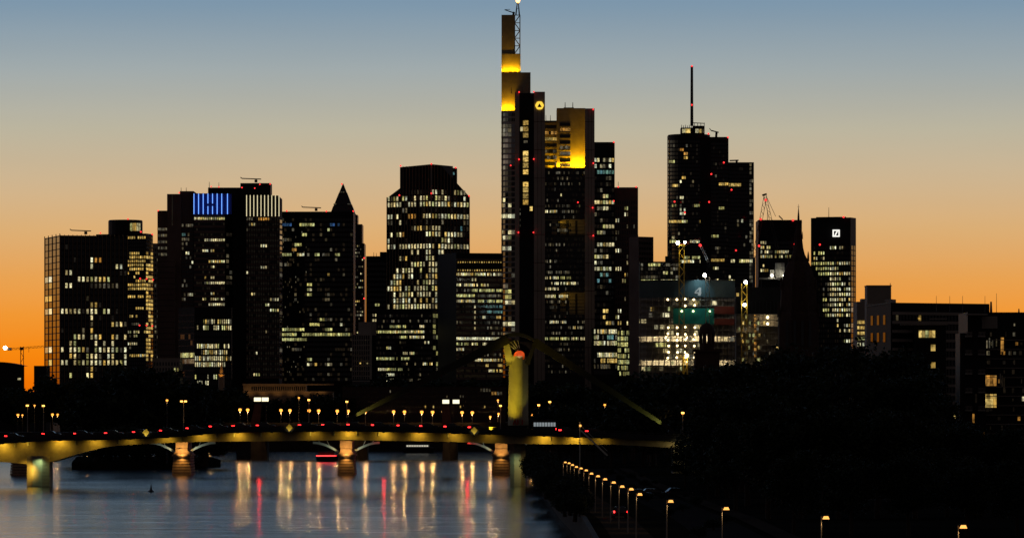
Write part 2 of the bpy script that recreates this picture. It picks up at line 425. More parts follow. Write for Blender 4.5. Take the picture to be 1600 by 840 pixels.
# promenade and the road behind it on the right bank
def strip(name, material, off0, off1, z, ys=None):
    s_ = MB(); pts = [(y, x) for y, x in SHORE if 300 < y < 1200] 
    for (y0, x0), (y1_, x1) in zip(pts[:-1], pts[1:]):
        s_.quad((x0 + off0, y0, z), (x0 + off1, y0, z), (x1 + off1, y1_, z), (x1 + off0, y1_, z))
    return struct(s_.build(name, M[material]))
strip('promenade', 'paving', 1.5, 6.0, zr + 0.004)
strip('road', 'asphalt', 11.0, 18.0, zr + 0.004)
strip('pavement', 'paving', 19.0, 21.5, zr + 0.12)
struct(MB().box(21, 60, 689, 693.5, zr + 0.008, zr + 0.012).build('parking_lane', M['paving']))

# ================================================================== trees
def tree_meshes(kind, seed, nleaf, leaf, h=20.0, wid=7.0, blobs=11):
    r = random.Random(seed)
    tr = MB(); tr.tube((0, 0, -0.5), (0.2, 0.1, h * 0.34), 0.45, 0.3, 7)
    cr = MB(); cs = []
    for k in range(blobs):
        t_ = 2 * PI * k / blobs * 2.4 + r.random(); zz = h * (0.34 + 0.56 * (k + 0.5) / blobs)
        rad = wid * (0.62 * math.sin(PI * min(1, 0.18 + 0.8 * (zz / h - 0.3) / 0.7)) + 0.08) * r.uniform(0.5, 1.1)
        c = Vector((math.cos(t_) * rad, math.sin(t_) * rad, zz)); cs.append((c, wid * r.uniform(0.26, 0.46)))
        tr.tube((0.15, 0.1, h * 0.26 + h * 0.2 * k / blobs), c, 0.16, 0.04, 5)
    for k in range(nleaf):
        c, rr = cs[r.randrange(len(cs))]
        d = Vector((r.gauss(0, 1), r.gauss(0, 1), r.gauss(0, 0.85))).normalized() * rr * (r.random() ** 0.38) * r.uniform(0.85, 1.25)
        p = c + d; a = Vector((r.gauss(0, 1), r.gauss(0, 1), r.gauss(0, 1))).normalized(); e = a.orthogonal().normalized()
        f_ = a.cross(e); s1 = leaf * r.uniform(0.6, 1.4); s2 = s1 * r.uniform(0.45, 0.8)
        cr.quad(p - e * s1, p - f_ * s2 * 0.9, p + e * s1, p + f_ * s2)
    out = []
    for nm, mb, m_ in (('trunk', tr, M['bark']), ('crown', cr, M['leaf'])):
        me = bpy.data.meshes.new(nm); me.from_pydata(mb.v, [], mb.f); me.update(); me.materials.append(m_); out.append(me)
    return out, h
TREES = {'far': [tree_meshes('far', 11 + k, 1900, 0.62) for k in range(4)],
         'near': [tree_meshes('near', 31 + k, 9000, 0.30, blobs=17) for k in range(4)],
         'bush': [tree_meshes('bush', 51 + k, 2600, 0.2, h=5.0, wid=3.2, blobs=9) for k in range(3)]}
_tn = 0
def tree(px, ytop, d, kind, label, group, wide=1.0, name='tree', zb=None):
    global _tn
    _tn += 1
    (tm, cm), h0 = TREES[kind][_tn % len(TREES[kind])]
    zb = GZ if zb is None else zb
    k = max(0.15, (Z(ytop, d) - zb) / h0)
    o = thing(name, label, 'tree' if kind != 'bush' else 'bush', (X(px, d), d, zb), group)
    o.rotation_euler.z = _tn * 2.399; o.scale = (k * wide, k * wide, k)
    for nm, me in (('trunk', tm), ('crown', cm)):
        c = bpy.data.objects.new(nm, me); COL.objects.link(c); c.parent = o
    return o
rr = random.Random(5)
# left river island
struct(MB().prism([(X(112, 1330), 1330), (X(300, 1360), 1360), (X(345, 1400), 1400), (X(330, 1520), 1520), (X(120, 1520), 1520)], -1, 2.2).build('island', M['ground']))
for k, (x, y) in enumerate([(150, 590), (172, 576), (196, 568), (222, 566), (246, 571), (268, 578), (292, 594), (210, 588), (250, 596), (180, 605), (312, 606), (132, 606)]):
    tree(x, y + 4, 1385 + (k % 3) * 38, 'far', 'dark tree among the clump standing on the river island', 'trees on the river island', 1.15, 'island_tree', 2.1)
for k in range(9):
    tree(150 + k * 21, 676 - (k % 3) * 5, 1362 + (k % 2) * 10, 'bush', 'dark shrub hanging over the waterline of the river island', 'shrubs on the river island', 1.5, 'island_shrub', 1.6)
# far bank
for k in range(50):
    x = -12 + k * 18.5 + rr.uniform(-7, 7)
    y = rr.uniform(586, 606) if x > 60 else rr.uniform(596, 612)
    if 372 < x < 545: y = rr.uniform(612, 624)
    tree(x, y, (2085 + rr.uniform(0, 120)) if not 372 < x < 545 else 2068 + rr.uniform(0, 20), 'far', 'dark tree in the row along the far embankment', 'trees on the far embankment', 1.25, 'embankment_tree', zf)
# right bank, beyond the bridge
for k in range(34):
    x = 905 + k * 7.6 + rr.uniform(-8, 8)
    lim = 592 if x < 985 else (578 if x < 1085 else 566)
    d = rr.uniform(1230, 1700)
    tree(x, lim + rr.uniform(0, 34), d, 'far', 'dark tree in the belt beyond the bridge on the right bank', 'trees beyond the bridge', 1.15, 'bank_tree', zr)
for k in range(12):
    x = 850 + k * 25 + rr.uniform(-8, 8)
    tree(x, rr.uniform(618, 650), rr.uniform(1120, 1220), 'far', 'low dark tree close behind the bridge end', 'low trees behind the bridge end', 1.3, 'bank_tree', zr)
# the black mass of big trees at the right
for k, (x, y, d) in enumerate([(1158, 566, 760), (1190, 556, 800), (1222, 548, 820), (1252, 545, 780), (1285, 540, 800), (1318, 543, 820), (1350, 541, 780), (1384, 543, 760),
                               (1412, 548, 740), (1136, 600, 700), (1120, 632, 720), (1168, 610, 640), (1206, 588, 660), (1246, 580, 640), (1290, 578, 650), (1330, 582, 640),
                               (1372, 574, 640), (1410, 580, 640), (1440, 600, 650), (1150, 655, 600), (1200, 640, 560), (1250, 630, 560), (1310, 632, 560), (1370, 636, 560),
                               (1430, 640, 560), (1480, 660, 570), (1530, 668, 570), (1585, 664, 570), (1240, 700, 490), (1330, 706, 480), (1420, 705, 480), (1510, 712, 480), (1590, 716, 480),
                               (1090, 668, 830), (1070, 690, 800), (1108, 690, 700)]):
    tree(x, y, d, 'near', 'tall dark tree in the black mass on the right bank', 'big trees on the right bank', 1.25, 'broadleaf_tree', zr)
# bushes hanging over the right shore
for k in range(42):
    d = 572 + k * 13.4; xs = [a_ for a_ in SHORE if a_[0] <= d][-1][1]
    px = CX + (xs - 0.9 + rr.uniform(-1.5, 0.7)) / d * FOC
    tree(px, HY + (EYE - (rr.uniform(4.9, 7.3) if d < 800 else rr.uniform(6.0, 8.2))) / d * FOC, d, 'bush', 'dark bush overhanging the quay wall of the right shore', 'bushes on the right shore', 1.15, 'shore_bush', zr - 0.3)
for k in range(16):
    d = 470 + k * 34.0
    tree(CX + (18 + k % 3 * 3.0 + d * 0.004) / d * FOC, HY + (EYE - rr.uniform(3.8, 4.6)) / d * FOC, d, 'bush', 'low hedge bush between the promenade and the road', 'hedge along the promenade', 1.6, 'hedge_bush', zr)

# ================================================================== road bridge in front
BD = 1010.0
br = thing('road_bridge', 'floodlit yellow girder road bridge with one tall pylon and slanting stays', 'bridge', (0, BD, 0))
def bx(px): return X(px, BD)
def bz(py): return Z(py, BD)
TOP = [(-60, 697), (0, 693), (80, 688), (170, 687), (228, 685), (283, 682), (330, 677), (400, 675), (541, 673.5), (680, 676), (800, 679.5), (960, 685), (1140, 694)]
BOT = [(-60, 716), (0, 721), (40, 724), (80, 721.5), (120, 709), (170, 696.5), (228, 693), (283, 690.5), (330, 689.5), (400, 689), (541, 687), (680, 689), (800, 693), (960, 694), (1140, 704)]
def interp(tab, x):
    for (x0, y0), (x1, y1_) in zip(tab[:-1], tab[1:]):
        if x0 <= x <= x1:
            t_ = (x - x0) / (x1 - x0); return y0 + (y1_ - y0) * t_
    return tab[-1][1]
xs = list(range(-60, 1141, 20))
for x0 in range(-60, 1140, 100):                        # the girder's bolted sections
    x1 = min(1140, x0 + 100); ps = [x for x in xs if x0 <= x <= x1]; gi = MB()
    for xa, xb in zip(ps[:-1], ps[1:]):
        e = 0.03 if xb == x1 else 0.0
        gi.hexa([(bx(xa), BD, bz(interp(BOT, xa))), (bx(xb) - e, BD, bz(interp(BOT, xb))), (bx(xb) - e, BD + 14, bz(interp(BOT, xb))), (bx(xa), BD + 14, bz(interp(BOT, xa))),
                 (bx(xa), BD, bz(interp(TOP, xa))), (bx(xb) - e, BD, bz(interp(TOP, xb))), (bx(xb) - e, BD + 14, bz(interp(TOP, xb))), (bx(xa), BD + 14, bz(interp(TOP, xa)))])
    gi.build('girder_section', M['girder'], br)
sl = MB(); ra = MB(); rb = MB(); po = MB()
for xa, xb in zip(xs[:-1], xs[1:]):
    za, zb_ = bz(interp(TOP, xa)), bz(interp(TOP, xb))
    sl.hexa([(bx(xa), BD - 2.2, za + 0.05), (bx(xb), BD - 2.2, zb_ + 0.05), (bx(xb), BD + 16, zb_ + 0.05), (bx(xa), BD + 16, za + 0.05),
             (bx(xa), BD - 2.2, za + 0.75), (bx(xb), BD - 2.2, zb_ + 0.75), (bx(xb), BD + 16, zb_ + 0.75), (bx(xa), BD + 16, za + 0.75)])
    for m_, hh in ((ra, 1.75), (rb, 1.25)):
        m_.bar((bx(xa), BD - 2.0, za + hh), (bx(xb), BD - 2.0, zb_ + hh), 0.09)
    for k in range(8):
        t_ = k / 8; x_ = bx(xa) + (bx(xb) - bx(xa)) * t_; zz = za + (zb_ - za) * t_
        po.bar((x_, BD - 2.0, zz + 0.7), (x_, BD - 2.0, zz + 1.75), 0.05)
    po.bar((bx(xa), BD - 2.0, za + 0.7), (bx(xa), BD - 2.0, za + 1.9), 0.14)
ds = sl.build('deck_slab', M['parapet'], br); ra.build('handrail', M['steel'], ds); rb.build('middle_rail', M['steel'], ds)
po.build('railing_bars', M['steel'], ds, kind='stuff')
# crash barrier between the footway and the lanes
cb = MB()
for xa, xb in zip(xs[:-1], xs[1:]):
    cb.bar((bx(xa), BD + 1.0, bz(interp(TOP, xa)) + 1.05), (bx(xb), BD + 1.0, bz(interp(TOP, xb)) + 1.05), 0.3, 0.6)
cb.build('crash_barrier', M['parapet'], br)
# piers
def oct_pier(px, ytop, ybase, wpx, d, root, nm='pier'):
    s = d / FOC; w = wpx * s / 2; c = (X(px, d), d + 4)
    p = [(c[0] - w * 0.45, c[1] - 4), (c[0] + w * 0.4, c[1] - 4.0), (c[0] + w, c[1] - 2.5), (c[0] + w, c[1] + 5), (c[0] - w, c[1] + 5), (c[0] - w, c[1] - 2.5)]
    root = o = MB().prism(p, -3, Z(ytop, d)).build(nm, M['pale'], root)
    for k in range(9):                                   # board-marked grooves
        z = Z(ybase, d) + (Z(ytop, d) - Z(ybase, d)) * (k + 0.5) / 9
        MB().prism([(q_[0] * 1.0 + (q_[0] - c[0]) * 0.012, q_[1] - 0.02) for q_ in p], z - 0.22, z + 0.22).build('concrete_course', M['pale'], root)
    return o
oct_pier(58.5, 712, 760, 35, BD - 2, br)
oct_pier(809, 691, 757, 24, BD + 4, br)
light('pier floodlight', 'SPOT', pt(63, 713.8, BD - 3.6), 520, (0.72, 1.0, 0.42), pt(61, 745, BD - 2), br, 0.12, cone=125, blend=0.9)
light('pier floodlight', 'SPOT', pt(43, 731, BD - 4.6), 1500, (1.0, 0.58, 0.06), pt(46.5, 737, BD - 1), br, 0.2, cone=90, blend=1.0)
light('pier floodlight', 'SPOT', pt(803, 706, BD + 0.5), 330, (0.66, 1.0, 0.50), pt(803, 740, BD + 4), br, 0.1, cone=110, blend=0.9)
light('pier floodlight', 'SPOT', pt(818, 722, BD + 0.2), 200, (1.0, 0.66, 0.12), pt(816, 735, BD + 4), br, 0.1, cone=120, blend=1.0)
# floodlights that wash the girder, each a small hooded lamp on a bracket below the slab edge
for k, (px, w_) in enumerate([(5, 1.9), (40, 0.5), (95, 1.7), (150, 1.1), (205, 0.4), (262, 0.75), (315, 0.85), (372, 1.25), (425, 0.12), (490, 0.55), (545, 1.35), (600, 1.1), (655, 1.15),
                              (710, 0.8), (765, 0.25), (850, 1.7), (900, 1.8), (940, 0.4)]):
    zt = bz(interp(BOT, px)); x_ = bx(px)
    zs = bz(interp(TOP, px)); MB().bar((x_ - 0.3, BD - 2.0, zs - 0.02), (x_ + 0.3, BD - 2.0, zs - 0.02), 0.14).build('floodlight', M['steel'], br)
    light('girder floodlight', 'SPOT', (x_, BD - 1.9, bz(interp(TOP, px)) - 0.15), 215 * w_, (1.0, 0.60, 0.05), (x_, BD, bz(interp(TOP, px)) - 1.5), br, 0.15, cone=150, blend=0.8)
# expansion joints and drain brackets on the girder
for px in (23, 44, 118, 186, 283, 338, 366, 408, 485, 522, 558, 592, 700, 860):
    zt = bz(interp(TOP, px))
    MB().box(bx(px) - 0.12, bx(px) + 0.12, BD - 0.25, BD - 0.003, zt - 0.9, zt - 0.02).build('bracket', M['white'], br)
# pylon: a shaft that opens into a Y, a round orange disc in the fork, a cap bowed over it
PD = BD + 3
def ppt(x, y, k=0.0): return Vector((X(x, PD), PD + k, Z(y, PD)))
shaft = MB()
pr = []
for y, xl, xr in ((664, 793.5, 826), (640, 794, 825.5), (600, 794.5, 825.5), (560, 795, 825.5), (556, 795.5, 825)):
    pr.append((X(xl, PD), X(xr, PD), Z(y, PD)))
for (l0, r0, z0), (l1, r1, z1) in zip(pr[:-1], pr[1:]):
    def rnd_front(l_, r_): return [(l_ + (r_ - l_) * k / 10, PD + 1.9 * abs(k / 5 - 1) ** 2.2) for k in range(11)] + [(r_, PD + 4), (l_, PD + 4)]
    ring0 = rnd_front(l0, r0); ring1 = rnd_front(l1, r1)
    shaft.prism(ring0, z0, z1, ring1)
shaft.build('pylon_shaft', M['pylon'], br)
MB().bar(ppt(797.5, 570, 1.6), ppt(789, 528, 1.6), 2.0, 1.5, 1.1).build('pylon_arm', M['pylon'], br)
MB().bar(ppt(823.5, 568, 1.6), ppt(837, 534, 1.6), 1.6, 1.2, 0.9).build('pylon_arm', M['steel'], br)  # unlit arm: its shade is put into the colour by the dark material
cap = MB(); cp = []
for k in range(13):
    t_ = k / 12; x_ = 786 + (838 - 786) * t_
    yo = 527 - 10.5 * math.sin(PI * (0.12 + 0.8 * t_)) + 6 * t_ ; cp.append((x_, yo))
for (xa, ya), (xb, yb) in zip(cp[:-1], cp[1:]):
    cap.hexa([ppt(xa, ya + 5.5, 0.2), ppt(xb, yb + 5.5, 0.2), ppt(xb, yb + 5.5, 3.2), ppt(xa, ya + 5.5, 3.2), ppt(xa, ya, 0.2), ppt(xb, yb, 0.2), ppt(xb, yb, 3.2), ppt(xa, ya, 3.2)])
cap.build('pylon_cap', M['steel'], br)
MB().hexa([ppt(797, 562, 2.6), ppt(824, 562, 2.6), ppt(824, 562, 3.6), ppt(797, 562, 3.6), ppt(789.5, 530, 2.6), ppt(836, 535, 2.6), ppt(836, 535, 3.6), ppt(789.5, 530, 3.6)]).build('head_plate', M['parapet'], br)
dk = MB(); c = ppt(811.5, 555.5, 0.6)
dk.tube(c + Vector((0, -0.3, 0)), c + Vector((0, 0.5, 0)), 1.25, 1.25, 24); dk.build('orange_disc', M['disk'], br)
for k, (x1, y1_) in enumerate([(794, 537), (798, 534), (803, 532), (809, 531)]):
    MB().tube(ppt(808 + k * 1.4, 548 - k, 1.2), ppt(x1, y1_, 1.2), 0.09, 0.09, 6).build('fork_cable', M['pylon'], br)
# stays: broad dark plates, in pairs
for k, (xa, ya, xb, yb, w0, w1) in enumerate([(794, 528.5, 545, 653.5, 2.3, 0.7), (834, 533, 1050, 671, 1.9, 0.7)]):
    for o_ in (0.6, 3.0):
        MB().bar(ppt(xa, ya, o_), ppt(xb, yb, o_), w0 * 0.5, w0, w1 * 0.5).build('stay', M['steel'] if o_ > 1 else M['staymat'], br)
for px_, pz in ((545, 653), (1050, 671)):
    MB().bar(ppt(px_ - 5, pz + 1, 1.8), ppt(px_ + 5, pz + 5, 1.8), 3.0, 0.9).build('stay_anchor', M['parapet'], br)
light('pylon floodlight', 'SPOT', ppt(764, 672, -5.5), 12000, (1.0, 0.70, 0.03), ppt(803, 612, 0), br, 0.3, cone=64, blend=0.9)
light('pylon floodlight', 'SPOT', ppt(822, 668, -4), 700, (0.9, 0.8, 0.12), ppt(820, 610, 0), br, 0.3, cone=40)
light('pylon floodlight', 'SPOT', ppt(796, 580, -3.0), 900, (1.0, 0.72, 0.06), ppt(795, 548, 1), br, 0.2, cone=46)
light('disc floodlight', 'SPOT', ppt(812, 556, -1.6), 120, (1.0, 0.6, 0.35), ppt(812, 549, 1), br, 0.1, cone=80)
light('stay floodlight', 'SPOT', ppt(552, 660, -2.2), 1900, (1.0, 0.85, 0.15), ppt(572, 641, 0.6), br, 0.1, cone=56)
light('stay floodlight', 'SPOT', ppt(1040, 674, -2.4), 2000, (0.9, 0.95, 0.2), ppt(1015, 649, 0.6), br, 0.1, cone=56)
light('stay floodlight', 'SPOT', ppt(786, 552, -2.5), 25, (1.0, 0.8, 0.15), ppt(772, 540, 0.6), br, 0.1, cone=70)
# spray-painted letters at the foot of the shaft
gm = [((802, 663), (804.5, 655)), ((804.5, 655), (807, 663)), ((803, 660), (806, 660)), ((809, 655), (809, 663)), ((813.5, 655), (809, 659.5)), ((809.5, 659), (814, 663)),
      ((816, 655), (816, 663)), ((816, 655), (820, 658)), ((820, 658), (816, 660)), ((797, 656), (799, 662))]
for (xa, ya), (xb, yb) in gm:
    MB().bar(ppt(xa, ya, -0.02), ppt(xb, yb, -0.02), 0.28, 0.05).build('painted_letter', M['graffiti'], br)
# abutment at the right end and the lit stair down to the quay
MB().box(bx(1052), bx(1130), BD + 1, BD + 14, zr, bz(690)).build('abutment', M['pale'], br)
light('abutment lamp', 'AREA', pt(1075, 690, BD - 3), 120, (1.0, 0.8, 0.35), pt(1072, 698, BD + 1), br, 4, 0.3)
stairs = thing('outside_stair', 'pale steel stair lit by a lamp, leading from the bridge down to the quay', 'stair', (X(926, BD - 6), BD - 6, zr))
a_ = pt(908, 672, BD - 6); e_ = pt(949, 711, BD - 6)
for o_ in (-0.8, 0.8):
    MB().bar(a_ + Vector((0, o_, 0)), e_ + Vector((0, o_, 0)), 0.22, 0.35).build('stringer', M['white'], stairs)
    MB().bar(a_ + Vector((0, o_, 1.0)), e_ + Vector((0, o_, 1.0)), 0.1).build('handrail', M['white'], stairs)
for k in range(17):
    c = a_.lerp(e_, (k + 0.5) / 17); MB().box(c.x - 0.18, c.x + 0.18, c.y - 0.75, c.y + 0.75, c.z - 0.03, c.z + 0.03).build('step', M['white'], stairs)
MB().bar((a_.x - 0.3, a_.y, zr), (a_.x - 0.3, a_.y, a_.z + 2.0), 0.25).build('newel_post', M['white'], stairs)
MB().ball(a_ + Vector((-0.2, -0.9, 1.1)), 0.28, 8, 5).build('stair_lamp', M['quaylamp'], stairs)
# diamond navigation boards
for k, (px, py) in enumerate([(228, 675), (452, 667.5), (741, 672)]):
    o = thing('navigation_sign', ['pale yellow diamond shipping board on the bridge railing, leftmost of three', 'bright yellow diamond shipping board on the bridge near the middle',
                                  'pale diamond shipping board on the bridge railing just left of the pylon'][k], 'sign', pt(px, py, BD - 2.4), 'diamond boards on the bridge')
    c = pt(px, py, BD - 2.4); r_ = 0.88
    pts_ = [(c.x, c.z - r_), (c.x + r_ * 0.9, c.z), (c.x, c.z + r_), (c.x - r_ * 0.9, c.z)]
    m_ = MB(); m_.hexa([(pts_[j][0], c.y, pts_[j][1]) for j in range(4)] + [(pts_[j][0], c.y + 0.08, pts_[j][1]) for j in range(4)]); m_.build('board', M['signyellow'], o)
    MB().bar((c.x, c.y + 0.2, c.z - 1.3), (c.x, c.y + 0.2, c.z + 0.6), 0.1).build('bracket', M['steel'], o)
    MB().bar((c.x - 0.2, c.y - 1.2, c.z - 1.25), (c.x + 0.2, c.y - 1.2, c.z - 1.25), 0.15).build('lamp_housing', M['steel'], o)
    light('board lamp', 'SPOT', (c.x, c.y - 1.4, c.z - 1.1), 60 + 30 * (k == 0), (1.0, 0.85, 0.45), c, o, 0.05, cone=80)

# ================================================================== stone-pier bridge behind
ID = 1212.0
ib = thing('stone_pier_bridge', 'older bridge on banded sandstone piers with pale arched steel struts', 'bridge', (0, ID, 0))
MB().box(X(-80, ID), X(1010, ID), ID, ID + 13, Z(683, ID), Z(674.5, ID)).build('deck', M['parapet'], ib)
for pn, (px, hw, lt) in enumerate([(284.5, 15, 1.0), (541, 14, 0.9), (783, 15, 0.6), (32, 15, 0.15)]):
    s = ID / FOC; c = X(px, ID)
    def pier_box(w, y0, y1_, mt, nm, dd=0.0):
        w = w * s; return MB().box(c - w, c + w, ID - 1.5 - dd, ID + 14 + dd, Z(y0, ID), Z(y1_, ID)).build(nm, M[mt], ib)
    pier_box(9.5, 700, 688, 'stone', 'pier_neck')
    # rounded cap
    pr = [(hw * 0.62 * s, Z(700, ID)), (hw * 0.66 * s, Z(704, ID)), (hw * 0.82 * s, Z(707, ID)), (hw * 0.9 * s, Z(709, ID))]
    cpm = MB()
    for (wa, za), (wb, zb_) in zip(pr[:-1], pr[1:]):
        cpm.hexa([(c - wb, ID - 1.7 - wb * 0.2, zb_), (c + wb, ID - 1.7 - wb * 0.2, zb_), (c + wb, ID + 14, zb_), (c - wb, ID + 14, zb_), (c - wa, ID - 1.7, za), (c + wa, ID - 1.7, za), (c + wa, ID + 14, za), (c - wa, ID + 14, za)])
    cpm.build('pier_cap', M['stone'], ib)
    MB().box(c - hw * s, c + hw * s, ID - 2.4, ID + 14.5, Z(712, ID), Z(709.1, ID)).build('cornice', M['stone'], ib)
    core = MB().box(c - (hw - 3.2) * s, c + (hw - 3.2) * s, ID - 1.8, ID + 14, -2, Z(711, ID)).build('pier_core', M['quay'], ib)
    for k in range(7):                                  # rusticated courses with recessed joints
        y0 = 712 + k * 4.4; y1_ = y0 + 3.5; w = (hw - 2 + k * 0.32) * s
        MB().box(c - w, c + w, ID - 2.1 - k * 0.05, ID + 14.2, Z(y1_, ID), Z(y0, ID)).build('stone_course', M['stone'], core)
    MB().box(c - (hw + 1) * s, c + (hw + 1) * s, ID - 2.9, ID + 14.6, -2, Z(742, ID)).build('footing', M['quay'], ib)
    if pn < 3:
        for sd in (-1, 1):
            ar = MB(); pp = []
            for k in range(7):
                t_ = k / 6; pp.append(pt(px + sd * (12 + 40 * t_), 705.5 - 14.5 * math.sin(t_ * PI / 2) ** 0.9, ID - 0.4))
            for pa, pb in zip(pp[:-1], pp[1:]): ar.bar(pa, pb, 0.5, 0.62)
            ar.build('arch_strut', M['white'], ib)
            for k in (2, 4): MB().bar(pp[k], pp[k] + Vector((sd * 0.8, 0, Z(688, ID) - pp[k].z)), 0.14).build('hanger', M['white'], ib)
            light('strut lamp', 'SPOT', pt(px + sd * 12, 707, ID - 3.2), 160 * (0.4 + lt), (0.85, 1.0, 0.75), pt(px + sd * 30, 697, ID - 0.4), ib, 0.1, cone=60)
        light('pier lamp', 'SPOT', pt(px, 709.5, ID - 4.6), 1400 * lt, (1.0, 0.58, 0.16), pt(px, 698, ID - 1), ib, 0.12, cone=100, blend=0.9)
        light('pier lamp', 'SPOT', pt(px, 712.5, ID - 3.1), 420 * lt, (1.0, 0.54, 0.12), pt(px, 740, ID - 2.2), ib, 0.1, cone=120, blend=0.9)
for px in (405, 600, 730):                              # red lamps added out of sight, to streak the water red
    MB().ball(pt(px, 685.5, ID - 0.9), 0.34, 8, 5).build('added_red_lamp', M['redstreak'], ib)
    MB().bar(pt(px, 685.5, ID - 0.5), pt(px, 680, ID - 0.2), 0.1).build('added_lamp_bracket', M['steel'], ib)
# brick bridge-towers with two glowing boxes on top
for k, (xb0, xb1, xt0, xt1, yb, yt, bxs) in enumerate([(389, 405, 398, 409, 659, 630, ((402, 11), (414, 11))), (691, 707, 691, 701.5, 661, 632, ((696.5, 11), (712.5, 11)))]):
    d = ID - 1
    o = thing('bridge_tower', ['leaning red clinker bridge tower carrying two glowing white boxes, left of the two', 'upright red clinker bridge tower carrying two glowing white boxes, nearer the pylon'][k], 'tower', pt(xb0, yb + 14, d))
    MB().hexa([pt(xb0, yb + 14, d), pt(xb1, yb + 14, d), pt(xb1, yb + 14, d + 3), pt(xb0, yb + 14, d + 3), pt(xt0, yt, d), pt(xt1, yt, d), pt(xt1, yt, d + 3), pt(xt0, yt, d + 3)]).build('brick_shaft', M['brick'], o)
    for (cx_, w_) in bxs:
        c = pt(cx_, 623.5 + 3.5 * k, d - 0.4); h_ = w_ * d / FOC / 2
        MB().box(c.x - h_ * 0.93, c.x + h_ * 0.93, c.y, c.y + 1.4, c.z - 0.52, c.z + 0.52).build('light_box', M['box'], o)
        MB().bar((c.x - h_, c.y + 0.7, c.z - 0.66), (c.x + h_, c.y + 0.7, c.z - 0.66), 1.5, 0.2).build('box_tray', M['steel'], o)
    MB().bar(pt(xt1 + 6.5, yb + 10, d + 1), pt(xt1 + 6.5, yt - 4, d + 1), 0.25).build('side_post', M['steel'], o)

# ================================================================== old arch bridge far behind
OD = 1640.0
ob = thing('old_bridge', 'dark low bridge on broad dark piers far behind, lined with globe lamps', 'bridge', (0, OD, 0))
MB().box(X(300, OD), X(1030, OD), OD, OD + 16, Z(678, OD), Z(664, OD)).build('deck', M['quay'], ob)
MB().box(X(300, OD), X(1030, OD), OD - 0.3, OD, Z(666, OD), Z(659.5, OD)).build('parapet', M['quay'], ob)
for px, w in ((393, 24), (703, 12), (560, 14), (860, 18)):
    h_ = w * OD / FOC
    MB().prism([(X(px, OD) - h_, OD + 1), (X(px, OD), OD - 4), (X(px, OD) + h_, OD + 1), (X(px, OD) + h_, OD + 15), (X(px, OD) - h_, OD + 15)], -2, Z(676, OD)).build('pier', M['quay'], ob)
for a0, a1 in ((417, 546), (574, 691), (715, 842), (300, 369)):
    pa = MB(); m0 = (a0 + a1) / 2; hw_ = (a1 - a0) / 2
    for k in range(12):
        t0 = -1 + k / 6; t1 = -1 + (k + 1) / 6; y0 = 686 + 10 * t0 * t0 - 8; y1_ = 686 + 10 * t1 * t1 - 8
        pa.hexa([pt(m0 + hw_ * t0, y0, OD + .5), pt(m0 + hw_ * t1, y1_, OD + .5), pt(m0 + hw_ * t1, y1_, OD + 15), pt(m0 + hw_ * t0, y0, OD + 15),
                 pt(m0 + hw_ * t0, 677, OD + .5), pt(m0 + hw_ * t1, 677, OD + .5), pt(m0 + hw_ * t1, 677, OD + 15), pt(m0 + hw_ * t0, 677, OD + 15)])
    pa.build('arch', M['quay'], ob)

# ================================================================== street lamps
def globe_lamp(px, py, d, zbase, label, group, r=0.42, m='sodium', name='street_lamp', power=950):
    c = pt(px, py, d)
    o = thing(name, label, 'street lamp', (c.x, d, zbase), group)
    MB().tube((c.x, d, zbase), (c.x, d, c.z - r), 0.11, 0.07, 8).build('post', M['steel'], o)
    gl = MB().ball(c, r, 10, 6).build('globe', M[m], o, smooth=True)
    light('lamp light', 'POINT', (c.x, d - 0.1, c.z - r - 0.35), power * (r / 0.45) ** 2, (1.0, 0.52, 0.17), None, o, 0.16)
    MB().lathe((c.x, d), [(r * 0.9, c.z + r * 0.75), (r * 0.3, c.z + r * 1.15)], 10).build('hood', M['steel'], gl)
    return o
L1 = [375, 387, 439, 453, 483, 498, 527, 544, 571, 615, 632, 659, 676, 722, 738]
for k, px in enumerate(L1):
    globe_lamp(px, 639.7 + (px - 375) * 0.012, OD - 0.8, Z(664, OD), 'warm globe street lamp on the old bridge, %s from the left end' % ORD[k], 'globe lamps on the old bridge', 0.62, power=700)
L2 = [(28, 647.7), (35, 648), (54, 633), (82, 647), (90, 647.4), (136, 645.5), (316.5, 642), (327.5, 641.6)]
for k, (px, py) in enumerate(L2):
    globe_lamp(px, py, 2050, zf, 'warm lamp low on the far left embankment, %s from the left edge' % ORD[k], 'lamps on the far left embankment', 0.6 if k not in (1, 2, 6) else 0.42, power=420)
L3 = [(766, 650.7), (779, 646), (831.7, 647.7), (850, 648), (882.7, 650), (945, 632), (1015, 640), (1025, 639), (1114, 638), (467, 621), (778, 624.7), (261, 625)]
W3 = ['low warm lamp just left of the pylon foot', 'warm lamp close beside the pylon shaft on its left', 'warm lamp close beside the pylon shaft on its right', 'low warm lamp second right of the pylon shaft',
      'small warm lamp third right of the pylon shaft', 'pale yellow lamp among trees far right of the pylon', 'left one of two small lamps side by side before the right trees',
      'right one of two small lamps side by side before the right trees', 'small lamp in front of the lit leaves at the right tree mass', 'small lamp high among the dark trees left of the middle',
      'small lamp high above the others left of the pylon', 'single lamp high among the island trees']
for (px, py), lb in zip(L3, W3):
    dd = 1900 if px < 1000 else 1100
    globe_lamp(px, py, 1180 if px > 1000 else (1320 if 250 < px < 270 else 1640 if px < 900 else 1350), zr if px > 840 else 8.0 if px != 261 else 2.0, lb, None, 0.36 if py < 643 else 0.42, power=1100 if 700 < px < 840 else (420 if px > 1100 else 130))
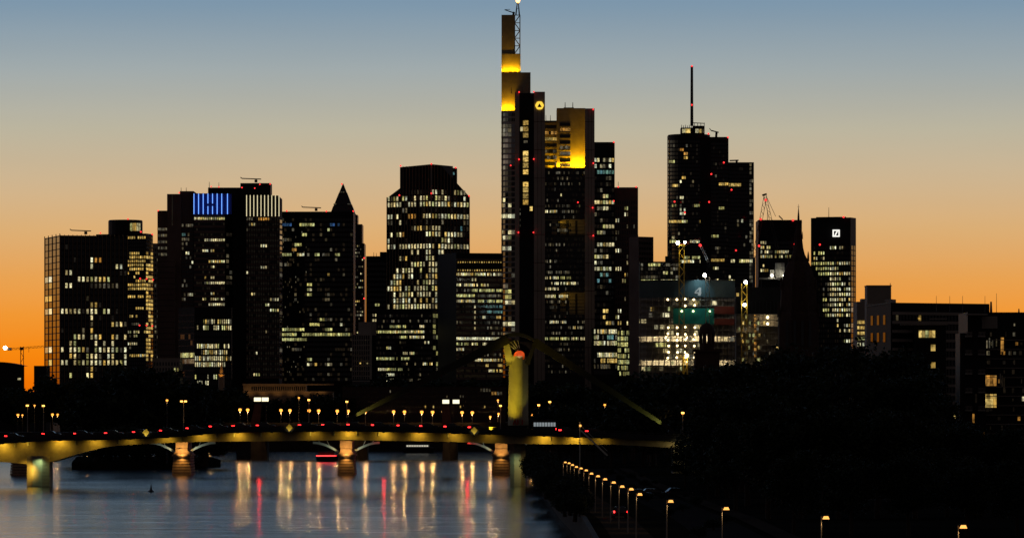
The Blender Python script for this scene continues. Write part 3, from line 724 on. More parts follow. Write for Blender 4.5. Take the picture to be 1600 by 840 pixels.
# tall lantern posts on the two bridges
L4 = [(43, 632.6), (68, 633), (287, 626), (482.6, 624), (542, 626.6), (782, 633), (841.7, 632), (859, 627), (1066.7, 644)]
W4 = ['tall bridge lamp post with a small lantern, leftmost of all', 'tall bridge lamp post second from the left edge', 'tall twin-lantern bridge post above the first sandstone pier',
      'tall bridge lamp post right of the leaning clinker tower', 'tall bridge lamp post above the middle sandstone pier', 'tall bridge lamp post just left of the pylon', 'tall bridge lamp post right of the pylon, the lower of two',
      'tall bridge lamp post right of the pylon, the higher of two', 'tall lamp post near the right foot of the stays']
for (px, py), lb in zip(L4, W4):
    d = ID + 2 if px < 1000 else BD + 10
    c = pt(px, py, d); o = thing('bridge_lamp_post', lb, 'street lamp', (c.x, d, Z(676, d)), 'tall lamp posts on the bridges')
    MB().tube((c.x, d, Z(680, d)), (c.x, d, c.z), 0.16, 0.09, 8).build('post', M['conc'], o)
    for k in ((-1, 1) if px == 287 else (0,)):
        MB().bar((c.x, d, c.z + 0.1), (c.x + 0.55 * k + 0.05, d - 0.5, c.z + 0.12), 0.1).build('arm', M['steel'], o)
        MB().box(c.x + 0.55 * k - 0.34, c.x + 0.55 * k + 0.34, d - 0.75, d - 0.25, c.z - 0.3, c.z + 0.12).build('lantern', M['sodium_hi'], o)
# row of promenade lamps along the right quay
QL = [(880, 720.7), (885.7, 722), (891, 724.7), (897, 727.7), (904, 730), (912, 733), (920, 738), (930, 742), (941, 746.7), (954, 751.7), (967, 758), (981, 762), (994, 770), (1041.7, 780.7), (1128, 792), (1283, 806), (1497, 820)]
for k, (px, py) in enumerate(QL):
    zl = zr + 5.0; d = FOC * (EYE - zl) / (py - HY); x_ = X(px, d)
    o = thing('promenade_lamp', 'short-armed promenade lamp on the right quay, %s counted from the bridge' % ORD[k], 'street lamp', (x_, d, zr), 'promenade lamps on the right quay')
    MB().tube((x_, d, zr), (x_, d, zl + 0.05), 0.075, 0.05, 8).build('post', M['conc'], o)
    MB().bar((x_, d, zl), (x_ + 0.62, d, zl + 0.1), 0.09).build('arm', M['steel'], o)
    MB().hexa([(x_ + 0.12, d - 0.16, zl - 0.22), (x_ + 0.66, d - 0.16, zl - 0.22), (x_ + 0.66, d + 0.16, zl - 0.22), (x_ + 0.12, d + 0.16, zl - 0.22),
               (x_ + 0.22, d - 0.1, zl + 0.02), (x_ + 0.56, d - 0.1, zl + 0.02), (x_ + 0.56, d + 0.1, zl + 0.02), (x_ + 0.22, d + 0.1, zl + 0.02)]).build('lantern', M['quaylamp'], o)
    light('lamp light', 'SPOT', (x_ + 0.4, d, zl - 0.3), 80, (1.0, 0.62, 0.25), (x_ + 0.6, d, zr), o, 0.08, cone=150, blend=0.5)
    MB().box(x_ + 0.16, x_ + 0.62, d - 0.14, d + 0.14, zl + 0.03, zl + 0.09).build('hood', M['steel'], o)

# ================================================================== cars
def make_car(lamp='tail'):
    """A hatchback, 4.3 m long along +x (nose to +x), wheels on z = 0."""
    o = thing('car', 'car', 'car', (0, 0, 0))
    prof = [(-2.1, 0.35), (2.1, 0.35), (2.15, 0.7), (1.95, 0.88), (1.05, 0.98), (-2.0, 1.0), (-2.15, 0.75)]
    cab = [(-1.9, 1.0), (1.0, 0.98), (0.35, 1.42), (-0.4, 1.5), (-1.4, 1.47)]
    def extr(p, w0, w1):
        m_ = MB(); k = len(p); m_.v = [(x, -w0, z) for x, z in p] + [(x, w0, z) for x, z in p]
        if w1 != w0: m_.v = [(x, -(w0 if z < 1.1 else w1), z) for x, z in p] + [(x, (w0 if z < 1.1 else w1), z) for x, z in p]
        m_.f = [tuple(range(k)), tuple(reversed(range(k, 2 * k)))] + [((i + 1) % k, i, i + k, (i + 1) % k + k) for i in range(k)]; return m_
    extr(prof, 0.86, 0.86).build('body', M['carpaint'], o)
    extr(cab, 0.78, 0.62).build('cabin', M['glass'], o)
    MB().hexa([(-1.38, -0.6, 1.475), (0.33, -0.6, 1.43), (0.33, 0.6, 1.43), (-1.38, 0.6, 1.475), (-1.3, -0.55, 1.52), (0.2, -0.55, 1.49), (0.2, 0.55, 1.49), (-1.3, 0.55, 1.52)]).build('roof', M['carpaint'], o)
    for x_ in (-1.3, 1.3):
        for y_ in (-0.84, 0.84):
            MB().tube((x_, y_ - 0.1, 0.32), (x_, y_ + 0.1, 0.32), 0.32, 0.32, 14).build('wheel', M['tyre'], o)
    for y_ in (-1, 1):
        MB().box(-2.2, -1.55, y_ * 0.9 - 0.12 * (y_ > 0) - 0.0, y_ * 0.9 + 0.12 * (y_ < 0), 0.74, 0.96).build('tail_light', M[lamp], o)
        MB().box(2.0, 2.19, y_ * 0.66 - 0.16, y_ * 0.66 + 0.16, 0.62, 0.76).build('headlight', M['white'], o)
    return o
car0 = make_car(); first = True
def put_car(loc, rz, label, group):
    global first
    o = car0 if first else copy_tree(car0); first = False
    o.location = loc; o.rotation_euler.z = rz; o['label'] = label; o['group'] = group; return o
BC = [20, 78, 128, 176, 220, 262, 304, 340, 376, 414, 480, 516, 556, 594, 634, 670, 708, 746, 888, 930]
for k, px in enumerate(BC):
    put_car((bx(px), BD + 3.2 + (k % 2) * 0.4, bz(interp(TOP, px)) + 0.78), 0.0 if k % 3 else PI * 0, 'dark car with red tail lights on the road bridge, %s from the left' % ORD[k], 'cars on the road bridge')
bus = thing('bus', 'lit bus with pale windows on the road bridge right of the pylon', 'bus', (bx(850), BD + 4, bz(interp(TOP, 850)) + 0.78))
bz0 = bz(interp(TOP, 850)) + 0.78
MB().box(bx(833), bx(869), BD + 3, BD + 5.5, bz0 + 0.4, bz0 + 3.0).build('body', M['carpaint'], bus)
for k in range(8): MB().box(bx(834 + k * 4.4), bx(837.4 + k * 4.4), BD + 2.95, BD + 2.995, bz0 + 1.5, bz0 + 2.4).build('window', M['buslit'], bus)
for k in (838, 862): MB().tube((bx(k), BD + 2.95, bz0 + 0.5), (bx(k), BD + 3.2, bz0 + 0.5), 0.5, 0.5, 14).build('wheel', M['tyre'], bus)
MB().box(bx(868.6), bx(869.3), BD + 2.97, BD + 3.3, bz0 + 0.7, bz0 + 1.1).build('tail_light', M['tail'], bus)
put_car((X(968, 565), 565, zr), PI / 2 + 0.06, 'car with glowing red tail lights driving off along the right quay', 'cars on the right quay')
car0 = make_car('cranered'); first = True
for k, (px, d) in enumerate([(1000, 700), (1022, 705), (1060, 712)]):
    put_car((X(px, d), d, zr), 0.1 * k, 'dark car parked at the roadside behind the promenade lamps, %s from the left' % ORD[k], 'cars on the right quay')

# ================================================================== boats, buoy
def boat(px, d, lpx, h, label, red=False, glow=False):
    ln = lpx * d / FOC / 2; c = X(px, d)
    o = thing('boat', label, 'boat', (c, d, 0))
    MB().hexa([(c - ln * 0.9, d - 2.3, -0.3), (c + ln * 0.86, d - 2.3, -0.3), (c + ln * 0.86, d + 2.3, -0.3), (c - ln * 0.9, d + 2.3, -0.3),
               (c - ln, d - 2.8, h * 0.42), (c + ln, d - 2.8, h * 0.5), (c + ln, d + 2.8, h * 0.5), (c - ln, d + 2.8, h * 0.42)]).build('hull', M['black'], o)
    MB().box(c - ln * 0.8, c + ln * 0.62, d - 2.0, d + 2.0, h * 0.5, h * 0.8).build('cabin', M['dark'], o)
    MB().box(c - ln * 0.84, c + ln * 0.66, d - 2.3, d + 2.3, h * 0.82, h * 0.9).build('roof', M['black'], o)
    if red: MB().box(c - ln * 0.95, c + ln * 0.75, d - 2.95, d - 2.84, h * 0.5, h * 0.57).build('light_strip', M['tail'], o)
    if glow:
        for k in range(9):
            x0 = c - ln * 0.76 + ln * 1.34 * k / 9
            MB().box(x0, x0 + ln * 0.12, d - 2.1, d - 2.003, h * 0.56, h * 0.70).build('window', M['boatlit'], o)
    MB().tube((c + ln * 0.3, d, h * 0.9), (c + ln * 0.3, d, h * 1.25), 0.07, 0.04, 6).build('mast', M['steel'], o)
    return o
boat(512, 1560, 36, 4.0, 'moored boat with a red light strip along its side behind the middle pier', red=True)
boat(655, 1930, 52, 5.0, 'long passenger boat with a bright row of windows far under the bridge', glow=True)
boat(280, 1900, 44, 4.0, 'dark moored boat beyond the first sandstone pier')
d = FOC * EYE / (768 - HY); c = (X(236, d), d)
buoy = thing('buoy', 'small dark pointed buoy floating on open water', 'buoy', (c[0], c[1], 0))
MB().lathe(c, [(0.25, -0.3), (0.62, -0.05), (0.66, 0.18), (0.3, 0.42), (0.2, 0.5)], 14).build('float', M['steel'], buoy)
MB().lathe(c, [(0.24, 0.45), (0.2, 0.95), (0.09, 1.4), (0.03, 1.85)], 10).build('topmark', M['steel'], buoy)

# ================================================================== towers, from left to right
# ---- broad slab with bronze fins at the far left
d = 2500.0
o = bld('slab_tower', 'broad dark slab tower with thin vertical fins, leftmost of the towers', 94, d)
corner(o, 70, 94, 200, 367.5, d, 42, 9, 'black')
lA = [(376, 96, 100, .1), (406, 141, 146, 1), (406, 147, 160, .8, 'a'), (416, 141, 146, 1), (416, 179, 189, 1, 'w'), (426, 104, 112, 1), (426, 141, 146, .6), (436, 123, 173, .95), (436, 178, 188, .5),
      (446, 104, 112, 1), (446, 118, 190, .6, 'd'), (446, 118, 176, .4), (466, 134, 140, 1, 'd'), (476, 140, 151, 1, 'y'), (486, 94, 152, .97), (486, 158, 174, .7), (496, 141, 145, 1), (506, 141, 145, 1), (506, 164, 197, .8),
      (516, 141, 145, 1, 'y'), (526, 102, 197, .85), (536, 106, 155, .8), (536, 158, 178, .7), (546, 94, 197, .85), (556, 106, 197, .85), (566, 94, 197, .96), (576, 141, 145, 1), (586, 107, 115, .8, 'g'), (586, 133, 143, .7)]
facade(o, (94, d), (199, d + 9), 376, 10, 23, 16, lA, 0.5, 0.74, 0.008, 'd', dim=.05, mull=1, mullmat='bronze', mullw=0.34, mullp=0.5, ytop=367, ybot=600)
lB = [(406, 76, 82, .8, 'd'), (436, 70, 76, 1), (436, 76, 82, .7), (446, 70, 82, .6), (466, 70, 82, .8), (486, 70, 82, 1), (546, 70, 82, .7), (566, 70, 82, .8)]
facade(o, (70.3, d + 41.6), (94, d), 376, 10, 23, 4, lB, 0.8, 0.86, 0, 'd', unlit='glass', mull=1, mullw=0.5, ytop=367, ybot=600)
roofline(o, 134, 366, d)
# ---- rounded tower behind it
d = 2620.0
o = bld('round_top_tower', 'tower with a round drum on its roof and yellow office rows, behind the broad slab', 205, d)
corner(o, 150, 228, 239, 364.5, d, 14, 12, 'black')
MB().lathe((X(196, d + 14), d + 14), [(27 * d / FOC, Z(366, d)), (27 * d / FOC, Z(344, d)), (26 * d / FOC, Z(342.5, d))], 24).build('roof_drum', M['black'], o, smooth=False)
for k in range(5):
    px = 205 + k * 3.3; dx = (px - 196) * d / FOC; rd = 27 * d / FOC
    put_window(o, px, 354.5, d + 14 - math.sqrt(rd * rd - dx * dx), 3.2, 12, 'gyyww'[k], math.asin(dx / rd), off=0.1)
lC = [(374, 197, 229, .9, 'y'), (395.9, 197, 218, .7, 'y'), (402, 197, 229, .9, 'y'), (408, 197, 229, .9, 'y'), (414, 197, 229, .8, 'y'), (420, 197, 229, .85, 'y'), (426, 197, 218, .6, 'y'), (432.5, 197, 212, .5, 'y'),
      (438.7, 211, 229, .9, 'y'), (444.8, 197, 229, .95, 'y'), (451, 197, 229, .95, 'y'), (463, 197, 229, .9, 'y'), (481.5, 212, 226, .9, 'y'), (487.6, 197, 203, .7), (494, 203, 208, .7, 'y'), (506, 206, 217, .7, 'd'), (518, 197, 217, .85), (524, 197, 217, .6),
      (536, 199, 214, .95), (542.6, 203, 206, .7), (555, 197, 217, .95, 'y'), (555, 219, 229, .9)]
facade(o, (150, d + 14), (228, d), 371.5, 6.12, 35, 24, lC, 0.66, 0.62, 0.01, 'y', skip=lambda px, py: px < 196)
lD = [(y_, 228, 239, .72, 'y') for y_ in [395 + 6.12 * k for k in range(28)]]
facade(o, (228, d), (239, d + 12), 371.5, 6.12, 34, 3, lD, 0.8, 0.66)
for b_ in ((219, 435), (229, 435.5), (239, 437), (218, 508), (229, 508), (238, 509), (200, 342), (220, 362), (157, 364), (238, 366)): beacon(o, b_[0], b_[1], d - 2)
# grey block showing in the gap
d = 2760.0
o = bld('grey_office_block', 'narrow grey office block seen in the gap right of the round-topped tower', 243, d)
block(o, 234, 252, 380, d, 20, 'conc')
facade(o, (234, d), (252, d), 390, 8, 24, 5, [(y_, 240, 247, .3, 'd') for y_ in range(390, 560, 8)], 0.6, 0.5)

# ---- twin-crowned tower with blue and cream light tubes
d = 2550.0
o = bld('crowned_tower', 'dark twin-shaft tower with glowing blue tubes and cream tubes along its crown', 340, d)
block(o, 246, 262, 329, d + 6, 26, 'brown'); block(o, 261, 283, 303, d + 2, 26, 'brown'); block(o, 281, 302.5, 298.5, d + 5, 24, 'brown')
block(o, 246, 273.5, 405, d - 4, 30, 'brown', 'plinth_block')
for k in range(18): MB().box(X(246.5, d - 4), X(273, d - 4), d - 4.06, d - 4.0, Z(409 + k * 8.6, d), Z(408.4 + k * 8.6, d)).build('panel_joint', M['black'], o)
facade(o, (247, d + 6), (261, d + 6), 358, 9.8, 5, 6, [(y_, 240, 270, 1, 'd') for y_ in (358, 367.8, 377.6, 387.4, 397.2)], 0.86, 0.4)
facade(o, (284, d + 5), (302, d + 5), 352, 7.2, 24, 6, [(352, 284, 302, .8, 'd'), (366, 284, 296, .7, 'c'), (373, 284, 296, .8, 'd'), (388, 284, 290, .6, 'd'), (395, 290, 296, 1, 'w'), (410, 297, 302, .9, 'w'), (448, 284, 300, .5, 'd'), (462, 296, 302, .6, 'w'), (470, 284, 290, .7, 'd')], 0.8, 0.6, 0.1, 'd')
MB().box(X(268, d), X(269.5, d), d + 1.9, d + 2, Z(352, d), Z(303, d)).build('light_slot', LIT['k'], o)
block(o, 302, 352, 302, d, 30, 'black'); corner(o, 352, 352.5, 363.5, 303, d + 0.5, 20, 9, 'black', 'side_wall')
block(o, 363, 385, 300, d + 10, 22, 'black', 'core'); block(o, 384, 436.5, 307, d - 1, 30, 'black'); corner(o, 436, 436.5, 441, 310, d - 0.5, 20, 8, 'brown', 'side_wall')
block(o, 325, 378, 293, d + 12, 16, 'black', 'penthouse'); block(o, 375.5, 422.5, 286, d + 9, 18, 'black', 'penthouse')
# crowns
MB().box(X(302.3, d), X(362, d), d - 0.35, d - 0.02, Z(335, d), Z(302.6, d)).build('crown_cladding', M['bluelit'], o)
MB().box(X(384.3, d), X(437, d), d - 1.3, d - 1.02, Z(338.5, d), Z(305.5, d)).build('crown_cladding', M['black'], o)
for k, px in enumerate((303.2, 310.4, 317.6, 325, 332.2, 339.4, 346.6, 355.5)):
    for (ya, yb) in ([(302.5, 334.5)] if k not in (3, 4) else [(302.5, 318), (322, 334.5)]):
        MB().tube((X(px, d), d - 0.75, Z(yb, d)), (X(px, d), d - 0.75, Z(ya, d)), 0.2, 0.2, 8).build('light_tube', M['blue'], o)
for k in range(10):
    px = 385.6 + k * 5.62
    MB().tube((X(px, d), d - 1.7, Z(338, d)), (X(px, d), d - 1.7, Z(305, d)), 0.22, 0.22, 8).build('light_tube', M['cream'], o)
R = [341.3 + 8.37 * k for k in range(17)]
lE = [(R[0], 303, 352, 1), (R[4], 321, 352, .97), (R[6], 318, 324, 1), (R[6], 329, 336, 1), (R[8], 327, 352, .9), (R[9], 328, 335, .9), (R[11], 320, 323, .8), (R[11], 330, 335, .9), (R[12], 320, 350, .95), (R[14], 330, 336, .8), (R[15], 316, 323, .9), (R[15], 327, 352, .9), (R[16], 327, 352, .95)]
facade(o, (303, d), (351.5, d), R[0], 8.37, 17, 15, lE, 0.72, 0.44, 0.0, 'p', dim=.22, bands=True, bandmat='brown')
facade(o, (353, d + 0.8), (363, d + 9), 358, 8.37, 28, 2, [], 0.7, 0.6, 0.1, 'd', dim=.4)
lF = [(342, 385, 394, .8, 'd'), (342, 404, 421, .95, 'a'), (350.4, 385, 397, .8), (358.7, 385, 390, .5, 'd'), (384, 406, 417, 1), (418, 406, 417, 1), (426, 384, 388, 1), (459.6, 385, 399, .95), (468, 422, 435, 1), (476, 416, 420, 1), (484.8, 422, 436, 1), (551, 399, 403, .9), (585, 397, 407, 1), (518, 416, 420, .6, 'd')]
facade(o, (384.5, d - 1), (436, d - 1), 342, 8.37, 30, 14, lF, 0.6, 0.48, 0.0, 'p', dim=.75, mull=1, mullmat='black', ytop=339, bands=True, bandmat='brown')
facade(o, (436.8, d - 0.2), (441, d + 8), 346, 8.37, 30, 1, [], 0.8, 0.6, 0.35, 'd')
for b_ in ((247, 329), (280, 301), (330, 291.5), (342, 292), (378, 293), (398, 294), (406, 288), (422, 287.5)): beacon(o, b_[0], b_[1], d - 3, 0.5)
roofline(o, 400, 285, d + 6)
aerial(o, 283, 293, 300, d); aerial(o, 291, 293, 300, d); aerial(o, 327, 284, 294, d); aerial(o, 342, 285, 294, d)
# ---- low office block at its foot
d = 2440.0
o = bld('low_office_block', 'low office block with tightly striped lit floors in front of the crowned tower', 320, d)
corner(o, 279, 304, 362.5, 479.5, d, 12, 4, 'black')
Q = [502 + 9.58 * k for k in range(11)]
lG = [(Q[0], 317, 362, .96), (Q[1], 304, 319, .7), (Q[1], 319, 335, .5), (Q[1], 335, 362, .97), (Q[4], 304, 358, .9), (Q[5], 313, 358, .85), (Q[6], 303, 360, 1), (Q[7], 303, 352, .9), (Q[9], 304, 352, .75), (Q[10], 309, 330, .9)]
facade(o, (304, d), (362, d + 4), Q[0], 9.58, 11, 18, lG, 0.55, 0.7, 0.0, 'p')
facade(o, (279, d + 12), (304, d), 497, 9.58, 11, 8, [(559, 283, 305, 1, 'g'), (568.6, 283, 305, 1, 'd')], 0.92, 0.75, 0.0, 'd', dim=.12, unlit='black', bands=True, bandmat='brown')
MB().box(X(361, d), X(362.2, d), d + 3.4, d + 3.95, Z(592, d), Z(480, d)).build('corner_pier', M['conc'], o)
d = 2420.0
o = bld('stone_office', 'low stone building with plain dark windows at the foot of the brown tower base', 262, d)
block(o, 238, 281, 559, d, 20, 'conc'); facade(o, (239, d), (280, d), 568, 9, 5, 9, [(577, 272, 280, .8, 'g'), (596, 250, 280, .3, 'g')], 0.5, 0.6)
# ---- amber-lit church spire
d = 2150.0
o = bld('church_spire', 'slender church spire floodlit amber before the striped office floors', 346, d, 'church')
c = (X(346, d), d)
MB().lathe(c, [(1.5, GZ), (1.5, Z(584, d)), (0.9, Z(583, d)), (0.85, Z(577, d)), (0.25, Z(568, d)), (0.06, Z(563, d))], 8).build('spire', M['stone'], o)
MB().lathe(c, [(1.9, Z(585.5, d)), (1.9, Z(584.6, d))], 8).build('gallery', M['stone'], o)
light('spire floodlight', 'SPOT', (c[0], d - 5, Z(592, d)), 900, (1.0, 0.5, 0.08), (c[0], d, Z(576, d)), o, 0.2, cone=60)

# ---- pyramid-topped tower and the glass slab before it
d = 3200.0
o = bld('pyramid_tower', 'stepped tower crowned by a dark pyramid with a red lamp at its tip', 534, d)
s = d / FOC
def sq(px, hw, y0, y1_, nm='wall', top=None, mt='dark'):
    c = X(px, d); w = hw * s; cy = d + 26
    t_ = None if top is None else [(c - top * s, cy - top * s), (c + top * s, cy - top * s), (c + top * s, cy + top * s), (c - top * s, cy + top * s)]
    return MB().prism([(c - w, cy - w), (c + w, cy - w), (c + w, cy + w), (c - w, cy + w)], GZ if y0 is None else Z(y0, d), Z(y1_, d), t_).build(nm, M[mt], o)
sq(534, 34.5, None, 379); sq(534, 31, 379, 349); sq(534, 23.5, 349, 334)
for (w0, y0, w1, y1_) in ((19.5, 332.5, 15.2, 320), (13.6, 317.5, 7.4, 301), (6.2, 298.8, 0.4, 284)):
    sq(534, w0, y0, y1_, 'pyramid_tier', w1)
sq(534, 20.5, 334, 332.4, 'ledge'); sq(534, 14.4, 320, 317.5, 'ledge'); sq(534, 6.9, 301, 298.8, 'ledge')
for (px, py, w_) in ((531, 300, 1.6), (534, 300, 1.6), (537, 300, 1.6), (522, 318.7, 1.8), (524.6, 318.7, 1.6), (544, 318.7, 1.6), (546.5, 318.7, 1.6)): put_window(o, px, py, d + (22.75 if py < 310 else 19.25), w_, 1.6, 'd', off=0.05)
facade(o, (501, d + 9.97), (567.5, d + 9.97), 384, 5.4, 40, 26, [(y_, 545, 569, .22, 'd') for y_ in range(384, 500, 5)] + [(y_, 550, 569, .55) for y_ in (436, 446.5, 468, 473.5)] + [(y_, 545, 569, .1) for y_ in range(384, 520, 5)], 0.6, 0.45)
for b_ in ((534, 287.5), (552, 330), (569, 403), (569, 466)): beacon(o, b_[0], b_[1], d + 2, 0.75)
d = 2700.0
o = bld('glass_slab', 'dark glass slab with a few greenish lit floors, below the pyramid-topped tower', 490, d)
block(o, 438, 552, 330.5, d, 36, 'black')
lH = [(351, 440, 457, .8, 'b'), (351, 467, 493, 1, 'g'), (351, 510, 535, .3, 'b'), (358.8, 510, 514, 1, 'g'), (366.5, 473, 481, 1, 'g'), (374, 440, 456, .6, 'd'), (382, 462, 472, 1, 'g'), (389.7, 455, 462, .8, 'a'), (397.5, 440, 456, .95, 'g'), (397.5, 464, 474, .8), (397.5, 491, 498, 1, 'g'), (397.5, 502, 514, .6, 'd'), (397.5, 525, 532, 1, 'g'),
      (428.6, 510, 514, 1), (444, 480, 486, 1, 'g'), (451.8, 480, 486, 1), (459.5, 480, 486, 1, 'g'), (467, 508, 516, .6, 'd'), (498.5, 499, 508, 1, 'g'), (498.5, 508, 520, .8, 'd'), (506, 485, 498, .95, 'g'), (506, 529, 533, .6), (514, 440, 477, .95, 'g'), (514, 509, 520, .8, 'g'), (522, 440, 462, .9, 'g'), (522, 474, 545, .97, 'g'), (529.8, 440, 480, .95, 'g'), (545, 457, 470, .6, 'd'), (560.8, 480, 494, .8, 'g'), (568.6, 480, 494, .7), (566, 509, 513, 1)]
facade(o, (440, d), (551, d), 343.2, 7.78, 33, 28, lH, 0.84, 0.56, 0.035, 'd', dim=.12)
facade(o, (441, d - 0.1), (480, d - 0.1), 347, 7.78, 32, 12, [], 0.3, 0.3, 0.1, 'd')
beacon(o, 448, 329.5, d); beacon(o, 510, 330, d); roofline(o, 494, 329.5, d)

# ---- dark blocks between
d = 2700.0
o = bld('dark_office_block', 'black office block in the gap between the pyramid-topped tower and the white-lit tower', 588, d)
block(o, 572, 607, 400, d, 25, 'black'); block(o, 593.5, 607, 393.5, d + 3, 18, 'black', 'stair_head')
facade(o, (573, d), (606, d), 412, 8, 20, 8, [(477, 587, 593, 1, 'g'), (496, 583, 588, 1)], 0.7, 0.5, 0.02, 'd')
aerial(o, 584, 394, 400, d); aerial(o, 588, 395, 400, d)
d = 2380.0
o = bld('grid_front_building', 'pale concrete building with a gridded front and a plain box on its roof', 568, d)
corner(o, 550, 578, 588, 523, d, 4, 6, 'glass'); corner(o, 560, 580, 588, 502.5, d + 4, 3, 6, 'conc', 'roof_box', 523)
for k in range(9):
    px = 550 + k * 3.5
    MB().box(X(px, d) - 0.22, X(px, d) + 0.22, d - 0.4 + (578 - px) * 0.14, d + 0.1 + (578 - px) * 0.14, Z(592, d), Z(522, d)).build('grid_rib', M['conc'], o)
for k in range(10):
    z = Z(523 + k * 8, d)
    MB().hexa([(X(550, d), d + 3.7, z - 0.25), (X(578.4, d), d - 0.36, z - 0.25), (X(578.4, d), d + .1, z - 0.25), (X(550, d), d + 4.2, z - 0.25), (X(550, d), d + 3.7, z + 0.25), (X(578.4, d), d - 0.36, z + 0.25), (X(578.4, d), d + .1, z + 0.25), (X(550, d), d + 4.2, z + 0.25)]).build('grid_rail', M['conc'], o)
MB().box(X(578, d), X(581, d), d - 0.5, d + 1.2, Z(592, d), Z(522, d)).build('corner_pier', M['pale'], o)
put_window(o, 563, 567, d - 0.2, 2, 2, 'y', off=0); put_window(o, 574, 567, d - 0.6, 2, 2, 'p', off=0)

# ---- white-lit tower with chamfered shoulders
d = 2600.0
o = bld('chamfered_tower', 'tall striped tower with sloping shoulders and almost every floor lit white', 674, d)
da, db = 16.0, 13.0
A_ = Vector((X(605, d + da), d + da, 0)); Mm = Vector((X(674, d), d, 0)); B_ = Vector((X(733, d + db), d + db, 0))
def wall_poly(P0, P1, poly, depth, nm, mt='black'):
    """A slab whose outline on the wall P0-P1 is given as (share along the wall, photo row)."""
    u = (P1 - P0).normalized(); inn = Vector((-u.y, u.x, 0)) * depth; k = len(poly); m_ = MB()
    pts_ = [P0 + (P1 - P0) * t_ + Vector((0, 0, Z(y_, d))) for t_, y_ in poly]
    m_.v = [tuple(p) for p in pts_] + [tuple(p + inn) for p in pts_]
    m_.f = [tuple(range(k)), tuple(reversed(range(k, 2 * k)))] + [((i + 1) % k, i, i + k, (i + 1) % k + k) for i in range(k)]
    return m_.build(nm, M[mt], o)
wall_poly(A_, Mm, [(0, 675), (1, 675), (1, 256.5), (0.29, 259.5), (0.29, 292.5), (0, 307)], 24, 'left_wall')
wall_poly(Mm, B_, [(0, 675), (1, 675), (1, 305), (0.24, 257.5), (0, 256.5)], 26, 'right_wall')
block(o, 690, 714, 262.5, d + 26, 14, 'dark', 'back_block')
put_window(o, 704, 270, d + 25.9, 3, 3, 'd'); put_window(o, 709, 271, d + 25.9, 2.5, 4, 'c')
RW = [300.5 + 9.37 * k for k in range(20)]
def rows(*spec): return [(RW[i], x0, x1, p, *k) for (i, x0, x1, p, *k) in spec]
lL = rows((0, 645, 655, .4, 'd'), (0, 625, 660, .3, 'k'), (1, 606, 638, .92), (1, 646, 668, .75), (2, 606, 628, .9), (2, 637, 652, .9), (2, 655, 674, 1), (3, 626, 636, .5, 'd'), (4, 606, 626, .75), (4, 638, 649, 1, 'a'), (4, 662, 674, 1), (5, 606, 612, .4, 'd'), (5, 626, 633, .7), (6, 606, 612, .3), (6, 645, 674, .8), (7, 608, 626, .8),
          (7, 628, 634, .8, 'a'), (7, 664, 674, 1), (8, 606, 624, .45), (8, 659, 665, .4), (9, 606, 674, .88), (10, 637, 674, .7), (11, 626, 638, .95), (11, 666, 674, 1), (12, 636, 674, .82), (13, 606, 674, .7), (14, 606, 674, .66), (15, 606, 674, .7), (16, 606, 674, .62), (17, 606, 674, .75), (18, 606, 674, .5), (19, 606, 674, .8))
facade(o, (605, d + da), (674, d), RW[0], 9.37, 20, 15, lL, 0.5, 0.74, 0.04, 'd', dim=.2, mull=1, mullmat='bronze', mullw=0.3, mullp=0.55, ytop=307, skip=lambda px, py: px < 625 and py < 305)
lR = rows((0, 676, 702, .5), (0, 708, 727, .95), (1, 680, 702, .9), (1, 724, 734, .8), (2, 674, 734, 1), (4, 674, 734, 1), (5, 719, 734, .5, 'd'), (6, 674, 686, .8), (6, 718, 734, .4, 'c'), (7, 674, 690, 1), (7, 694, 711, 1), (7, 714, 723, 1), (8, 688, 697, 1), (8, 700, 707, 1), (9, 674, 679, 1), (9, 684, 734, .93), (10, 684, 691, 1), (11, 674, 691, .85),
          (12, 674, 687, .9), *[(i, 674, 686, .85) for i in range(13, 20)])
facade(o, (674, d), (733, d + db), RW[0], 9.37, 20, 12, lR, 0.52, 0.74, 0.04, 'd', dim=.2, mull=1, mullmat='bronze', mullw=0.3, mullp=0.55, ytop=306, skip=lambda px, py: py < 310 and px > 728)
for px in range(630, 674, 5):
    t_ = (px - 605) / 69; c = A_.lerp(Mm, t_); MB().box(c.x - .18, c.x + .18, c.y - .5, c.y - .02, Z(307, d), Z(258.5, d)).build('fin', M['bronze'], o)
for px in range(679, 730, 5):
    t_ = (px - 674) / 59; c = Mm.lerp(B_, t_); MB().box(c.x - .18, c.x + .18, c.y - .5, c.y - .02, Z(306, d), Z(258 if px < 689 else 258 + (px - 688) * 1.07, d)).build('fin', M['bronze'], o)
MB().bar((Mm.x, Mm.y - .3, GZ), (Mm.x, Mm.y - .3, Z(256, d)), 0.9).build('corner_fin', M['conc'], o)
for b_ in ((626, 259), (674, 256), (712, 262), (733, 306), (674, 302), (624, 305)): beacon(o, b_[0], b_[1], d - 2)
# ---- dark office block at its foot
d = 2430.0
o = bld('foot_office_block', 'dark office block with scattered lit bands at the foot of the white-lit tower', 636, d)
corner(o, 588, 676, 686, 482.5, d, 6, 10, 'black')
K = [493 + 8.35 * k for k in range(14)]
lM = [(K[1], 600, 680, .2, 'd'), (K[2], 609, 634, .85, 'g'), (K[2], 657, 662, 1), (K[3], 588, 615, .9, 'g'), (K[3], 616, 662, 1), (K[4], 624, 637, .9, 'g'), (K[4], 640, 662, 1), (K[5], 664, 671, 1), (K[6], 605, 612, 1), (K[7], 630, 648, .95), (K[8], 588, 621, .85, 'g'), (K[8], 628, 638, .9, 'g'), (K[9], 632, 637, .9), (K[9], 660, 677, .9), (K[10], 588, 602, .95), (K[10], 604, 628, .7, 'g'), (K[11], 605, 616, 1, 'w'), (K[12], 605, 616, 1, 'w'), (K[12], 640, 655, .4, 'd')]
